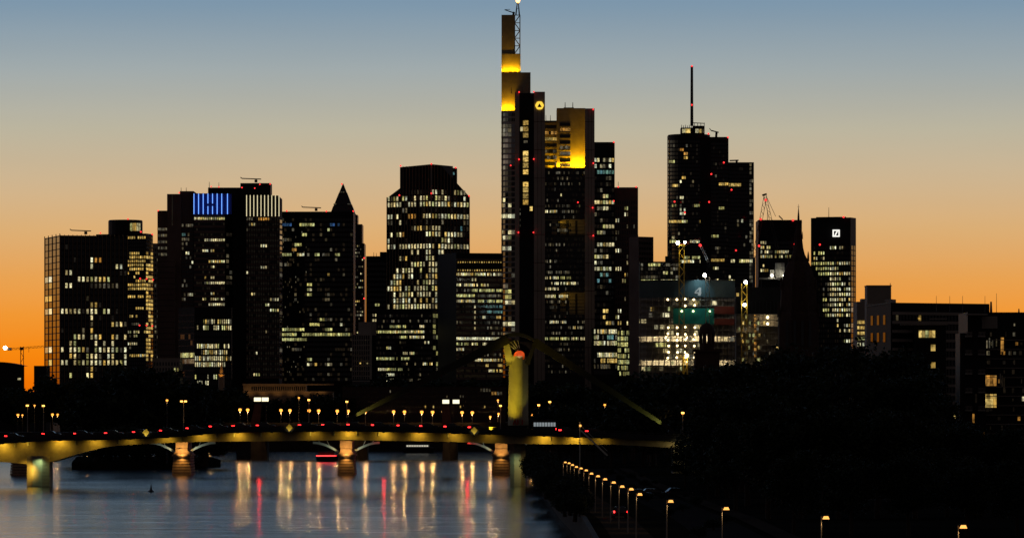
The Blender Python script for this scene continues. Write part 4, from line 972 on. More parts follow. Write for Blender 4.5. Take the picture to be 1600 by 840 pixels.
facade(o, (588, d + 6), (676, d), K[0], 8.35, 13, 34, lM, 0.76, 0.48, 0.04, 'd', dim=.2)
facade(o, (676, d), (686, d + 10), K[0], 8.35, 13, 2, [], 0.75, 0.7, 0.55, 'g')

# ---- office block with long glass bands
d = 2400.0
o = bld('banded_office_block', 'wide office block with a blank black side, left of the tallest tower', 740, d)
corner(o, 684, 713, 786, 395, d, 22, 5, 'black')
G_ = [428.3 + 8.36 * k for k in range(20)]
lN = [(G_[0], 713, 784, .85), (G_[1], 738, 744, .6), (G_[2], 713, 765, .75), (G_[3], 713, 733, .6, 'd'), (G_[3], 736, 784, .8, 'g'), (G_[4], 713, 742, .95, 'g'), (G_[4], 746, 784, .7, 'd'), (G_[5], 713, 741, .95), (G_[5], 748, 784, .85, 'g'), (G_[6], 758, 784, .6, 'c'), (G_[7], 762, 784, .9, 'c'), (G_[8], 752, 758, .7), (G_[8], 776, 783, 1, 'y'), (G_[9], 713, 722, .8, 'd'), (G_[9], 760, 784, .6, 'd'), (G_[10], 762, 784, .6, 'd'), (G_[11], 762, 784, .5, 'd'),
      (G_[12], 712, 784, 1, 'w'), (G_[13], 712, 735, .9, 'g'), (G_[13], 738, 745, .8), (G_[13], 754, 760, .8), (G_[14], 713, 724, 1), (G_[15], 730, 784, .4, 'd'), (G_[16], 744, 784, .97), (G_[16], 735, 744, .4), (G_[17], 755, 784, .4, 'y'), (G_[18], 764, 772, 1), (G_[18], 776, 784, .6, 'y')]
facade(o, (713, d), (785, d + 5), G_[0], 8.36, 20, 30, lN, 0.84, 0.5, 0.0, 'g', dim=.8, bands=True, bandmat='brown')
for k in range(5): put_window(o, 742, 479 + 8.36 * k, d + 1.6, 2.0, 4.0, 'p', off=0.1)
for yy in (409.5, 422):                                   # strings of small lamps under the cornice
    for k in range(19):
        put_window(o, 716 + k * 3.7, yy, d + (16 + k * 3.7) * 0.066 - .9, 1.5, 2.2, 'y', off=0.3)
MB().hexa([(X(712, d), d - .5, Z(406, d)), (X(785, d), d + 4.5, Z(406, d)), (X(785, d), d + 5.4, Z(406, d)), (X(712, d), d + .4, Z(406, d)), (X(712, d), d - .5, Z(404.5, d)), (X(785, d), d + 4.5, Z(404.5, d)), (X(785, d), d + 5.4, Z(404.5, d)), (X(712, d), d + .4, Z(404.5, d))]).build('cornice', M['bronze'], o)

# ---- the tallest tower, with floodlit yellow tops
d = 2500.0
o = bld('tallest_tower', 'tallest tower, concrete corners, mast on top and upper walls floodlit yellow', 830, d)
sc_ = d / FOC
block(o, 805, 834.5, 145.5, d, 24, 'black', 'core_shaft')
block(o, 834.3, 851.5, 143.5, d - 0.4, 26, 'ctower', 'corner_pier')
block(o, 804.5, 811.5, 145, d - 0.3, 20, 'ctower', 'corner_pier')
block(o, 851, 914.5, 263, d + 4, 26, 'dark', 'office_wall')
block(o, 914, 929, 169.5, d - 0.2, 26, 'ctower', 'corner_pier')
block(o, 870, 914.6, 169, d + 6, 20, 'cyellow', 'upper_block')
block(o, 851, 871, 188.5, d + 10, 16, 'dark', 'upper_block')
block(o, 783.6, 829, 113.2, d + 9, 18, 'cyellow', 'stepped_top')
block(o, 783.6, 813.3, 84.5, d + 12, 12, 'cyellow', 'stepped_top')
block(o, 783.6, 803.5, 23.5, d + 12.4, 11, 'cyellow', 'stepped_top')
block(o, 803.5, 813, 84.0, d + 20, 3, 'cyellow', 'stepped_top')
# panel joints on the concrete piers
for (xa, xb, dd) in ((834.5, 851.3, d - 0.45), (914.2, 928.8, d - 0.25)):
    for k in range(9):
        y_ = 190 + k * 44
        MB().box(X(xa, dd), X(xb, dd), dd - 0.02, dd + 0.02, Z(y_ + 0.7, d), Z(y_, d)).build('panel_joint', M['black'], o)
    for xq in (xa + (xb - xa) / 3, xa + 2 * (xb - xa) / 3):
        MB().box(X(xq, dd) - 0.08, X(xq, dd) + 0.08, dd - 0.015, dd + 0.02, Z(600, d), Z(172, d)).build('panel_joint', M['black'], o)
# bowed glass side with curved floor bands
arc = []
for k in range(7):
    t_ = k / 6; ang = t_ * PI / 2
    arc.append((783.2 + 21.5 * (1 - math.cos(ang)), d + 16 - 15.5 * math.sin(ang)))
MB().prism(foot(arc) + [(X(805, d), d + 20), (X(783.2, d), d + 20)], GZ, Z(173, d)).build('bowed_wall', M['ctower'], o)
for i in range(6):
    facade(o, arc[i], arc[i + 1], 179, 8.2, 2, 2, [], 0.75, 0.62, 0)
    facade(o, arc[i], arc[i + 1], 197, 6.6, 3, 1, [(y_, 783, 799, .8, 'd') for y_ in (197, 203.6, 210)], 0.88, 0.85, 0, unlit='skyglass')  # dim glow put into most panes for the sky mirrored in them
    facade(o, arc[i], arc[i + 1], 219.5, 8.4, 5, 1, [(y_, 783, 800, .3, 'k') for y_ in (219.5, 228, 236, 245, 253)], 0.97, 0.66, 0, unlit='skyglass')
    facade(o, arc[i], arc[i + 1], 262, 8.4, 40, 1, [(y_, 785, 801, .4) for y_ in (312, 320, 362, 371, 388)] + [(388, 785, 801, .8, 'w'), (371, 785, 801, .6, 'w'), (337, 783, 802, 1, 'w'), (455, 785, 802, .7, 'g'), (463, 785, 802, .7, 'g'), (472, 785, 802, .6), (505, 783, 804, .9, 'w'), (522, 785, 800, .5, 'd'), (446, 785, 802, .7, 'd')], 0.92, 0.7, 0.1, 'd')
# windows of the core shaft
for y_ in (192, 201.8, 211.3, 239.5, 249, 258.5, 268.5, 288, 297, 306.5, 316): put_window(o, 821.3, y_, d, 8.2, 7.4, 'y', off=0.01)
put_window(o, 815, 201.8, d, 3.6, 6.6, 'p', off=0.01); put_window(o, 821.3, 221.5, d, 6, 4, 'd', off=0.01); put_window(o, 830, 326, d, 4.2, 7, 'y', off=0.01)
for y_ in (327, 334, 344, 352): put_window(o, 812.7, y_, d, 1.2, 3.5, 'd', off=0.01)
# sign: a ring of six folded bands round a dark triangle
c = pt(843, 165, d - 0.4); r_ = 6.6 * sc_
lg = MB(); k6 = []
for k in range(12):
    t_ = 2 * PI * (k + 0.5) / 12 + (0.11 if k % 2 else -0.11); k6.append((c.x + r_ * math.cos(t_), c.z + r_ * math.sin(t_)))
tri = [(c.x + r_ * 0.62 * math.cos(PI / 2 + 2 * PI * k / 3), c.z - 0.25 + r_ * 0.62 * math.sin(PI / 2 + 2 * PI * k / 3)) for k in range(3)]
lg.v = [(x_, c.y - 0.5, z_) for x_, z_ in k6] + [(x_, c.y - 0.05, z_) for x_, z_ in k6]
lg.f = [tuple(range(12)), tuple(reversed(range(12, 24)))] + [((i + 1) % 12, i, i + 12, (i + 1) % 12 + 12) for i in range(12)]
sg = lg.build('sign_ring', M['logoy'], o)
tg = MB(); tg.v = [(x_, c.y - 0.62, z_) for x_, z_ in tri] + [(x_, c.y - 0.4, z_) for x_, z_ in tri]; tg.f = [(0, 1, 2), (5, 4, 3), (1, 0, 3, 4), (2, 1, 4, 5), (0, 2, 5, 3)]
tg.build('sign_triangle', M['black'], sg)
# upper right block: window column and middle block
for k in range(8):
    y_ = 193 + k * 9.3; key = 'a' if k == 1 else ('d' if k in (4, 5, 7) else None)
    if key:
        for j in range(4): put_window(o, 877 + j * 4.1, y_, d + 6, 3.7, 4.6, key, off=0.05)
    else:
        MB().box(X(874.8, d), X(891.4, d), d + 5.8, d + 6.1, Z(y_ + 2.6, d), Z(y_ - 2.4, d)).build('window', M['glass'], o)
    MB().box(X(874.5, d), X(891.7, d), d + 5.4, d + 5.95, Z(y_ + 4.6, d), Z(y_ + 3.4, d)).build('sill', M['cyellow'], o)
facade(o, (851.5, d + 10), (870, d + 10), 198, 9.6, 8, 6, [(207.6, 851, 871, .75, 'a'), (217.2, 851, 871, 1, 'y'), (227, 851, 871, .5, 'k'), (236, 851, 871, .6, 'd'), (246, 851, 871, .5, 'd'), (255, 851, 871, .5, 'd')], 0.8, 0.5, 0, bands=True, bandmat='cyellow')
# office floors between the corner piers, with two open sky gardens
J = [270 + 8.62 * k for k in range(37)]
def near(y_): return min(J, key=lambda v: abs(v - y_))
lP = []
for (y_, x0, x1, p, *k) in [(270, 851, 914, .25, 'd'), (279, 875, 892, .6, 'd'), (287, 851, 914, .12, 'd'), (308, 875, 892, .35), (318, 874, 890, .7, 'd'), (327, 851, 856, 1), (327, 859, 870, 1), (327, 875, 905, .6, 'd'), (369, 859, 872, .8), (369, 875, 886, .9), (383, 851, 890, .5, 'd'), (392, 851, 856, .7), (404, 851, 870, .5, 'd'), (412, 851, 864, .6), (422, 851, 890, .6, 'd'),
                           (431, 851, 857, .9), (431, 859, 872, .95), (431, 875, 892, .9, 'g'), (442, 859, 872, .9), (442, 875, 892, 1), (442, 894, 905, 1), (451, 851, 858, 1), (451, 859, 873, 1), (499, 859, 872, .8), (499, 875, 887, .8), (507, 851, 914, .5, 'd'), (513, 895, 912, .7), (519, 859, 890, .4, 'd'), (528, 851, 855, 1, 'g'), (528, 859, 873, 1, 'g'), (528, 875, 891, .9, 'g'), (528, 894, 905, 1), (528, 907, 913, 1), (540, 875, 887, .6, 'd'), (548, 859, 890, .3, 'd')]:
    lP.append((near(y_), x0, x1, p, *k))
garden = lambda px, py: 342 < py < 366 or 456 < py < 492
facade(o, (851.5, d + 4), (914, d + 4), J[0], 8.62, 37, 26, lP, 0.72, 0.48, 0.06, 'd', dim=.3, skip=garden)
for (y0, y1_) in ((344, 366), (458, 491)):
    MB().box(X(851.5, d), X(914, d), d + 3.4, d + 3.96, Z(y0, d), Z(y0 - 1.6, d)).build('garden_lintel', M['cyellow'], o)
    for k in range(4):
        x_ = 862 + k * 13.5
        MB().box(X(x_, d), X(x_ + 8 + k, d), d + 3.8, d + 3.99, Z(y1_, d), Z(y0, d)).build('garden_wall', M['cyellow'], o)
    for k in range(6):
        MB().box(X(852, d), X(913, d), d + 3.5, d + 3.7, Z(y0 + 5 + k * 5.2, d), Z(y0 + 4.6 + k * 5.2, d)).build('garden_rail', M['steel'], o) if y0 + 4.6 + k * 5.2 < y1_ else None
    light('sky garden lamp', 'AREA', (X(880, d), d + 1.2, Z(y0 + 2, d)), 110, (1.0, 0.58, 0.05), (X(888, d), d + 4, Z(y0 + 12, d)), o, 18, 0.5)
facade(o, (851.5, d + 3.75), (914, d + 3.75), 462.5, 8.62, 4, 26, [(462.5, 851, 869, .9), (462.5, 874, 886, .8), (471, 851, 900, .35, 'd'), (480, 851, 872, .6, 'd'), (488, 880, 886, .7)], 0.75, 0.5, 0, skip=lambda px, py: px > 890)
facade(o, (851.5, d + 3.75), (914, d + 3.75), 351, 8.62, 2, 26, [(351, 855, 872, .5, 'd'), (360, 870, 892, .6, 'd')], 0.7, 0.5, 0, skip=lambda px, py: px > 893)
# lattice and mast
for k in range(5):
    ya = 84 - k * 12
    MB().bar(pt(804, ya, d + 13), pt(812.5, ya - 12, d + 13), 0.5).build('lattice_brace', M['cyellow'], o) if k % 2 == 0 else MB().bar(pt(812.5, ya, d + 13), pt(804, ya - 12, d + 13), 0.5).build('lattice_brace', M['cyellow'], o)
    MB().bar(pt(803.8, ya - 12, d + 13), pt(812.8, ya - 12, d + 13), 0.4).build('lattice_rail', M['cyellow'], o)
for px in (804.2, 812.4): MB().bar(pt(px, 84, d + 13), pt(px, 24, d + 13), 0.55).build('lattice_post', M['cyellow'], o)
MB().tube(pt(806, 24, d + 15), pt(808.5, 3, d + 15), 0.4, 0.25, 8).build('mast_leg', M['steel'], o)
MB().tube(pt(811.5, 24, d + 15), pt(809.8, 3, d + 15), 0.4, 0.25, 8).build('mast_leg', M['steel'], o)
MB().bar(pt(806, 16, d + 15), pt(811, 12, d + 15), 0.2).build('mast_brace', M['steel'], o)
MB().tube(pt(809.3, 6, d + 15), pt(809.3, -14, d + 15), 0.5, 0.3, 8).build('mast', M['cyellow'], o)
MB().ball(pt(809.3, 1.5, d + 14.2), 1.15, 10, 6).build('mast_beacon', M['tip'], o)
MB().bar(pt(788.5, 15.5, d + 14), pt(803, 20.5, d + 14), 0.5).bar(pt(788.5, 15.5, d + 14), pt(797, 15, d + 14), 0.25).bar(pt(802, 24, d + 14), pt(803, 19, d + 14), 1.2).build('roof_crane', M['steel'], o)
MB().box(X(789, d), X(798, d), d + 14, d + 17, Z(23.6, d), Z(21, d)).build('plant_box', M['black'], o)
MB().box(X(791, d), X(811, d), d + 9.6, d + 11.4, Z(113, d), Z(112.2, d)).build('floodlight_rail', M['steel'], o)
for px in (799, 816, 826): aerial(o, px, 137, 146, d)
for px in (883, 895): aerial(o, px, 160, 169, d, 0.25)
MB().box(X(881, d), X(897, d), d + 8, d + 12, Z(169, d), Z(166.5, d)).build('plant_box', M['steel'], o)
for px in (853, 860): aerial(o, px, 180, 189, d)
YEL = (1.0, 0.50, 0.004)
for (px, py, dd, pw_, tw) in ((787, 110.8, 10.3, 800, 787), (794, 110.8, 10.3, 800, 794), (801, 110.8, 10.3, 800, 801), (808, 110.8, 10.3, 900, 808), (806, 83, 17, 260, 808), (811, 83, 17, 320, 809),
                              (786, 172, 6.9, 1000, 786), (791, 172, 6.9, 1000, 791), (796, 172, 6.9, 1000, 796), (801, 172, 6.9, 700, 801),
                              (872.5, 260.5, 4.4, 1200, 872), (880, 261.3, 4.2, 500, 880), (888, 261.3, 4.2, 600, 888), (894, 261.3, 4.1, 1300, 894), (899, 261.3, 4.1, 1400, 899), (904, 261.3, 4.1, 1500, 904), (909, 261.3, 4.1, 1500, 909), (912.5, 261.3, 4.1, 1000, 912), (862, 261, 7.2, 700, 860),
                              (902, 261, 0.6, 2600, 902)):
    light('yellow floodlight', 'SPOT', (X(px, d), d + dd, Z(py, d)), pw_ * 3.0, YEL, (X(tw, d), d + dd + 3.3, Z(py - 16, d)), o, 0.3, cone=130, blend=0.9)
for b_ in ((811, 144, 0), (834, 143.5, 0), (811, 249, 0), (834, 248.5, 0), (810, 363, 0), (833.5, 363, 0), (927, 171, 0), (927, 255, 0), (926, 324.5, 0), (927, 368, 0), (903, 316, 0), (798, 258.5, -3)): beacon(o, b_[0], b_[1], d - 1.5 + b_[2], 0.55)

# ---- glass tower right of it
d = 2580.0
o = bld('glass_office_tower', 'glass office tower with bright warm offices, just right of the tallest tower', 945, d)
block(o, 925, 960.5, 222, d, 24, 'black'); block(o, 960, 997, 292.5, d + 8, 22, 'brown')
V = [250 + 9.42 * k for k in range(28)]
def nv(y_): return min(V, key=lambda v: abs(v - y_))
lQ = [(nv(y_), x0, x1, p, *k) for (y_, x0, x1, p, *k) in [(250, 928, 935, 1, 'w'), (250, 937, 959, .95), (259.5, 928, 934, 1, 'w'), (259.5, 938, 955, .9), (269, 935, 960, .9, 'c'), (278, 949, 960, .7, 'd'), (306.5, 942, 949, 1), (316, 928, 960, .95), (326, 933, 949, 1), (345, 933, 938, .5, 'd'), (354, 942, 960, 1), (363, 933, 944, 1), (382, 933, 960, 1), (401, 928, 951, 1), (410, 928, 934, 1, 'w'), (419.5, 928, 935, 1), (419.5, 938, 954, .95), (429, 928, 950, .5, 'c'), (438, 928, 955, .3, 'c'), (482, 944, 952, .8, 'y'), (491, 944, 952, .7, 'y'), (505, 945, 953, 1, 'y')]]
facade(o, (928, d), (960, d), V[0], 9.42, 28, 7, lQ, 0.78, 0.6, 0.09, 'd', dim=.3)
facade(o, (961, d + 8), (996, d + 8), 316, 9.42, 22, 10, [(326, 976, 981, .8, 'g'), (335, 976, 981, .7), (345, 960, 966, 1), (364, 960, 966, .8, 'd'), (373, 960, 966, .8, 'd'), (392, 958, 966, .9), (420, 960, 970, .8), (411, 976, 982, .8), (401, 976, 982, .8), (430, 976, 982, .7), (440, 966, 982, .4), (482, 964, 970, 1, 'w'), (491, 958, 966, .9), (505, 962, 978, .6, 'y'), (500, 978, 982, .8), (478, 978, 982, .8)], 0.5, 0.6, 0.03, 'd')
for b_ in ((959, 222), (966, 292), (994, 292), (959, 314)): beacon(o, b_[0], b_[1], d - 1, 0.6)
aerial(o, 966, 284, 293, d)
d = 2470.0
o = bld('bright_low_office', 'low office building with nearly every floor brightly lit, beside a concrete pier', 948, d)
block(o, 925, 964.5, 512.5, d, 20, 'black'); block(o, 964, 985, 514.5, d + 4, 18, 'black')
U = [517.5 + 9.1 * k for k in range(8)]
facade(o, (928, d), (964, d), U[0], 9.1, 8, 14, [(U[0], 928, 965, .97), (U[1], 928, 936, .6), (U[1], 950, 964, .8, 'c'), (U[2], 928, 965, .96), (U[3], 928, 936, .7), (U[4], 933, 965, .97), (U[5], 938, 965, .95, 'y'), (U[6], 928, 965, .6, 'd')], 0.84, 0.72, 0.1, 'd')
facade(o, (965, d + 4), (984, d + 4), U[0] + 2, 9.1, 8, 7, [(y_, 964, 985, .8, 'g') for y_ in [U[0] + 2 + 9.1 * k for k in range(8)]], 0.84, 0.7, 0.1, 'd')
# ---- brown slab
d = 2440.0
o = bld('brown_slab', 'plain windowless brown slab block between the glass offices and the building site', 1000, d)
corner(o, 983, 998, 1021, 369.5, d, 10, 6, 'brown')
MB().box(X(983, d), X(998, d), d + 2, d + 8, GZ, Z(590, d)).build('base', M['brown'], o)
for k in range(6): aerial(o, 986 + k * 2.2, 366, 370, d, 0.12)
facade(o, (998, d), (1021, d + 6), 380, 8, 24, 6, [], 0.7, 0.5, 0.01, 'd')

# ---- round tower with the tall mast
d = 2400.0
o = bld('mast_tower', 'dark tower with a rounded glass corner and a tall thin mast on its roof', 1090, d)
cx_, cy_ = X(1078, d), d + 12; R_ = 33 * d / FOC
ring = [(cx_ + R_ * math.cos(PI + PI * k / 16), cy_ + R_ * math.sin(PI + PI * k / 16)) for k in range(17)]
MB().prism(ring + [(cx_ + R_, cy_ + 12), (cx_ - R_, cy_ + 12)], GZ, Z(209, d)).build('round_wall', M['black'], o)
block(o, 1086, 1138.3, 214, d + 2, 26, 'black'); block(o, 1138, 1178, 253.5, d + 5, 24, 'black')
def seg(i): return (CX + ring[i][0] / ring[i][1] * FOC, ring[i][1])
lS = [(250, 1046, 1053, 1, 'g'), (287.4, 1050, 1060, 1, 'y'), (343.5, 1046, 1064, 1, 'y'), (318.6, 1050, 1056, .8, 'g'), (275, 1064, 1072, .8), (281.5, 1064, 1072, .8, 'w'), (306, 1062, 1069, .7, 'w'), (312, 1062, 1069, .8, 'd'), (324.8, 1064, 1070, .9, 'w'), (331, 1062, 1070, .8, 'w'), (337, 1064, 1070, .8, 'd'), (343.5, 1064, 1076, .8), (318.6, 1086, 1092, 1, 'g'), (343.5, 1093, 1109, 1, 'y'), (374.7, 1078, 1092, 1, 'w'), (368.5, 1050, 1054, 1, 'w'), (374.7, 1048, 1062, .8, 'g'), (399.6, 1066, 1100, .7, 'g'), (405.8, 1062, 1095, .6), (234, 1064, 1074, .6, 'a'), (240, 1070, 1074, .8, 'a'), (246, 1070, 1074, .8, 'y')]
for i in range(16): facade(o, seg(i), seg(i + 1), 221.4, 6.23, 40, 2, lS, 0.84, 0.66, 0.012, 'd', dim=.12, seed=i + 3)
lT = [(343.5, 1093, 1109, 1, 'y'), (287.4, 1122, 1132, 1, 'y'), (287.4, 1132, 1139, 1, 'y'), (326, 1122, 1131, 1, 'g'), (368.5, 1107, 1122, .7, 'g'), (405.8, 1106, 1132, .95, 'y'), (418, 1114, 1123, .8), (437, 1114, 1123, .8), (387, 1118, 1124, .8, 'd'), (256, 1118, 1128, .3, 'd')]
facade(o, (1111, d + 2), (1138, d + 2), 225, 6.25, 38, 9, lT, 0.84, 0.66, 0.015, 'd', dim=.12)
lU = [(288, 1138, 1156, 1, 'y'), (346, 1154, 1160, .9), (407, 1143, 1178, .7), (430, 1138, 1146, .8), (436, 1138, 1147, .9), (265, 1155, 1162, .4, 'k')] + [(y_, 1171, 1178, .75, 'd') for y_ in range(257, 440, 6)]
facade(o, (1138.5, d + 5), (1177.5, d + 5), 257.5, 6.25, 34, 12, lU, 0.86, 0.74, 0.01, 'd')
MB().tube(pt(1081, 197, d + 10), pt(1081, 103.5, d + 10), 0.85, 0.7, 10).build('mast', M['steel'], o)
block(o, 1064, 1083, 199.5, d + 6, 10, 'black', 'roof_pavilion', 209.5); block(o, 1083, 1101, 196.5, d + 6, 10, 'black', 'roof_pavilion', 209.5)
for (px, w_, k_) in ((1068.5, 5, 'w'), (1075, 7.5, 'y'), (1089, 5, 'p'), (1094, 4, 'y'), (1098.5, 3, 'd')): put_window(o, px, 204.6, d + 6, w_, 6.2, k_)
for px in (1085, 1090, 1095, 1100.5): MB().bar(pt(px, 197, d + 7), pt(px, 191.8, d + 7), 0.3).build('roof_frame_post', M['steel'], o)
MB().bar(pt(1083, 192, d + 7), pt(1101, 193, d + 7), 0.4).build('roof_frame_rail', M['steel'], o)
for px in range(1065, 1083, 3): aerial(o, px, 196 - (px % 2), 200, d, 0.2)
MB().bar(pt(1111, 204, d + 8), pt(1123, 207, d + 8), 0.6).bar(pt(1119, 214, d + 8), pt(1119.5, 207, d + 8), 1.2).bar(pt(1108.5, 200.5, d + 8), pt(1111.5, 204.5, d + 8), 0.35).build('roof_crane', M['steel'], o)
MB().bar(pt(1140, 251, d + 8), pt(1154, 250.5, d + 8), 0.7).bar(pt(1151, 254, d + 8), pt(1151, 250, d + 8), 1.1).build('roof_crane', M['steel'], o)
for b_ in ((1081, 103.5), (1081, 164), (1107, 209), (1137.5, 214.5), (1131, 254), (1111.5, 272), (1143, 296.5), (1054, 315), (1108, 315.5), (1150, 391), (1070, 332)): beacon(o, b_[0], b_[1], d - 1 if b_[1] > 200 else d + 9, 0.62)

# ---- dark tower with cranes before it, and the tower with the square sign
d = 2520.0
o = bld('dark_tower', 'dark tower with a few lit floors behind the cathedral spire', 1218, d)
block(o, 1185, 1253, 343.5, d, 28, 'black')
facade(o, (1188, d), (1252, d), 379, 7.2, 24, 20, [(379, 1189, 1198, .9), (386.2, 1189, 1203, .8), (393.4, 1189, 1208, .95), (393.4, 1211, 1236, .85), (400.6, 1189, 1208, .95), (400.6, 1211, 1239, .9), (422, 1189, 1201, .9), (415, 1190, 1200, .4), (444, 1240, 1250, .6, 'd'), (450, 1243, 1250, .8, 'd'), (458, 1243, 1250, .8, 'd')], 0.72, 0.6, 0.0)
for b_ in ((1189, 342.5), (1239, 344), (1242, 381.5), (1186, 384)): beacon(o, b_[0], b_[1], d - 2, 0.8)
aerial(o, 1199, 331, 344, d); MB().bar(pt(1217, 337, d + 6), pt(1223, 343, d + 6), 0.6).build('roof_crane', M['steel'], o)
d = 2450.0
o = bld('square_sign_tower', 'dark tower with rows of white windows and a white square sign near its top', 1300, d)
corner(o, 1267, 1329, 1337.5, 339.5, d, 8, 9, 'black')
Y_ = [387 + 8.08 * k for k in range(20)]
lV = [(Y_[0], 1298, 1316, .8), (Y_[1], 1267, 1289, .8, 'g'), (Y_[2], 1267, 1289, .7), (Y_[3], 1269, 1296, .95, 'g'), (Y_[3], 1298, 1317, 1), (Y_[3], 1319, 1329, 1), (Y_[4], 1276, 1296, .95, 'g'), (Y_[4], 1298, 1309, .9), (Y_[5], 1279, 1296, .9, 'g'), (Y_[5], 1298, 1317, .95), (Y_[5], 1319, 1329, 1), (Y_[6], 1298, 1313, .7)] + \
     [(Y_[k], 1284, 1296, .7, 'd') for k in (7, 8, 9, 11)] + [(Y_[k], 1287, 1296, .8, 'g') for k in (10, 12, 13)] + [(Y_[k], 1298, 1317, .92) for k in range(7, 14)] + [(Y_[k], 1319, 1329, .92) for k in (7, 8, 9, 10, 11, 12, 13, 15, 16, 18)] + [(Y_[k], 1300, 1317, .35) for k in (14, 15, 16)]
facade(o, (1267, d + 8), (1329, d), Y_[0], 8.08, 20, 17, lV, 0.54, 0.56, 0.01, 'd', dim=.15, skip=lambda px, py: 1316.5 < px < 1319.5)
facade(o, (1329.5, d + .5), (1337, d + 8.6), Y_[0], 8.08, 20, 2, [(y_, 1330, 1334, .7, 'd') for y_ in Y_[2:]], 0.7, 0.8)
c = pt(1307, 364, d - 0.5); c.y = d + 2.3; h_ = 5.6 * d / FOC; w_ = 0.72
MB().box(c.x - h_, c.x + h_, c.y - .5, c.y - .1, c.z + h_ - w_, c.z + h_).build('sign_bar', M['logow'], o); MB().box(c.x - h_, c.x + h_, c.y - .5, c.y - .1, c.z - h_, c.z - h_ + w_).build('sign_bar', M['logow'], o)
MB().box(c.x - h_, c.x - h_ + w_, c.y - .49, c.y - .09, c.z - h_ + w_, c.z + h_ - w_).build('sign_bar', M['logow'], o); MB().box(c.x + h_ - w_, c.x + h_, c.y - .49, c.y - .09, c.z - h_ + w_, c.z + h_ - w_).build('sign_bar', M['logow'], o)
MB().hexa([(c.x - 1.0, c.y - .49, c.z - 1.15), (c.x - .15, c.y - .49, c.z - 1.15), (c.x - .15, c.y - .1, c.z - 1.15), (c.x - 1.0, c.y - .1, c.z - 1.15), (c.x + .2, c.y - .49, c.z + 1.15), (c.x + 1.05, c.y - .49, c.z + 1.15), (c.x + 1.05, c.y - .1, c.z + 1.15), (c.x + .2, c.y - .1, c.z + 1.15)]).build('sign_stroke', M['logow'], o)
for b_ in ((1318, 339), (1281, 382)): beacon(o, b_[0], b_[1], d - 1, 0.7)
aerial(o, 1295, 324, 340, d)
MB().prism(foot([(1275, d + 8), (1322, d + 4), (1322, d + 20), (1275, d + 20)]), Z(339.6, d), Z(338, d)).build('parapet', M['black'], o)

# ---- building site with the curved hoarding
d = 2150.0
o = bld('building_site', 'half-built curved building with bare floors, work lamps, green netting and a slate hoarding marked 4', 1075, d, 'construction site')
def apx(px, off=0.0):                                   # point on the curved front
    t_ = (px - 1075) / 75; return Vector((X(px, d), d + 10 * t_ * t_ + off, 0))
def ribbon(x0, x1, y0, y1_, off, thick, nm, mt, n=14):
    m_ = MB()
    for k in range(n):
        a = apx(x0 + (x1 - x0) * k / n, off); b2 = apx(x0 + (x1 - x0) * (k + 1) / n, off); z0 = Vector((0, 0, Z(y1_, d))); z1 = Vector((0, 0, Z(y0, d))); t_ = Vector((0, thick, 0))
        m_.hexa([a + z0, b2 + z0, b2 + t_ + z0, a + t_ + z0, a + z1, b2 + z1, b2 + t_ + z1, a + t_ + z1])
    return m_.build(nm, M[mt], o)
ribbon(1000, 1150, 437.5, 464, -0.6, 0.5, 'hoarding', 'band')
ribbon(1000, 1150, 437, 438, -1.0, 1.2, 'hoarding_rail', 'steel')
ribbon(1000, 1150, 464, 600, 7.0, 0.6, 'core_wall', 'pale')
for k in range(13): ribbon(1000, 1150, 467.5 + k * 9.35, 469 + k * 9.35, 0.0, 6.6, 'floor_slab', 'conc')
for k in range(17):
    p = apx(1002 + k * 9.2, 0.6); MB().box(p.x - 0.25, p.x + 0.25, p.y, p.y + 0.5, GZ, Z(464, d)).build('column', M['conc'], o)
for k in range(26):
    p = apx(1001 + k * 5.95, -0.7); MB().tube((p.x, p.y, Z(600, d)), (p.x, p.y, Z(465, d)), 0.09, 0.09, 5).build('scaffold_pole', M['steel'], o)
for k in range(14): ribbon(1000, 1150, 472 + k * 9.35, 472.5 + k * 9.35, -0.75, 0.12, 'scaffold_rail', 'steel')
ribbon(1052, 1116, 481.5, 506, -0.95, 0.06, 'safety_net', 'net'); ribbon(1116.5, 1149, 478, 490, -0.9, 0.06, 'safety_net', 'cranered'); ribbon(1116.5, 1149, 497, 507, -0.9, 0.06, 'safety_net', 'cranered')
wl = random.Random(3)
for y_ in (467.5, 477, 511, 521.5, 530.6, 540, 549.5, 558.5):
    for px in (1044, 1058, 1070.5, 1085):
        if y_ in (477, 549.5, 558.5) and wl.random() < 0.3: continue
        p = apx(px + wl.uniform(-1, 1), -0.2); MB().ball((p.x, p.y, Z(y_ + wl.uniform(-.6, .6), d)), 0.52, 8, 5).build('work_lamp', M['work'], o)
for (px, y_) in ((1065, 486), (1083, 486), (1109, 486)):
    p = apx(px, -1.6); MB().ball((p.x, p.y, Z(y_, d)), 0.45, 8, 5).build('work_lamp', M['work'], o)
for k in range(60):
    px = wl.uniform(1001, 1149); y_ = 472.5 + 9.35 * wl.randrange(0, 12)
    if 1052 < px < 1117 and 480 < y_ < 508: continue
    p = apx(px, 5.5); w0 = wl.uniform(1.2, 3.5)
    q_ = bpy.data.objects.new('lit_room', win_mesh(round(w0, 1), 1.9, wl.choice('pppygdd'))); COL.objects.link(q_); q_.parent = o; q_.location = Vector((p.x, p.y, Z(y_, d))) - Vector(root_loc(o))
for k in range(9):
    px = 1008 + k * 16.5; p = apx(px, 3.0)
    for y_ in (527, 565):
        light('work light', 'POINT', (p.x, p.y, Z(y_, d)), 1300 if 1030 < px < 1095 else 700, (1.0, 0.82, 0.48), None, o, 0.3)
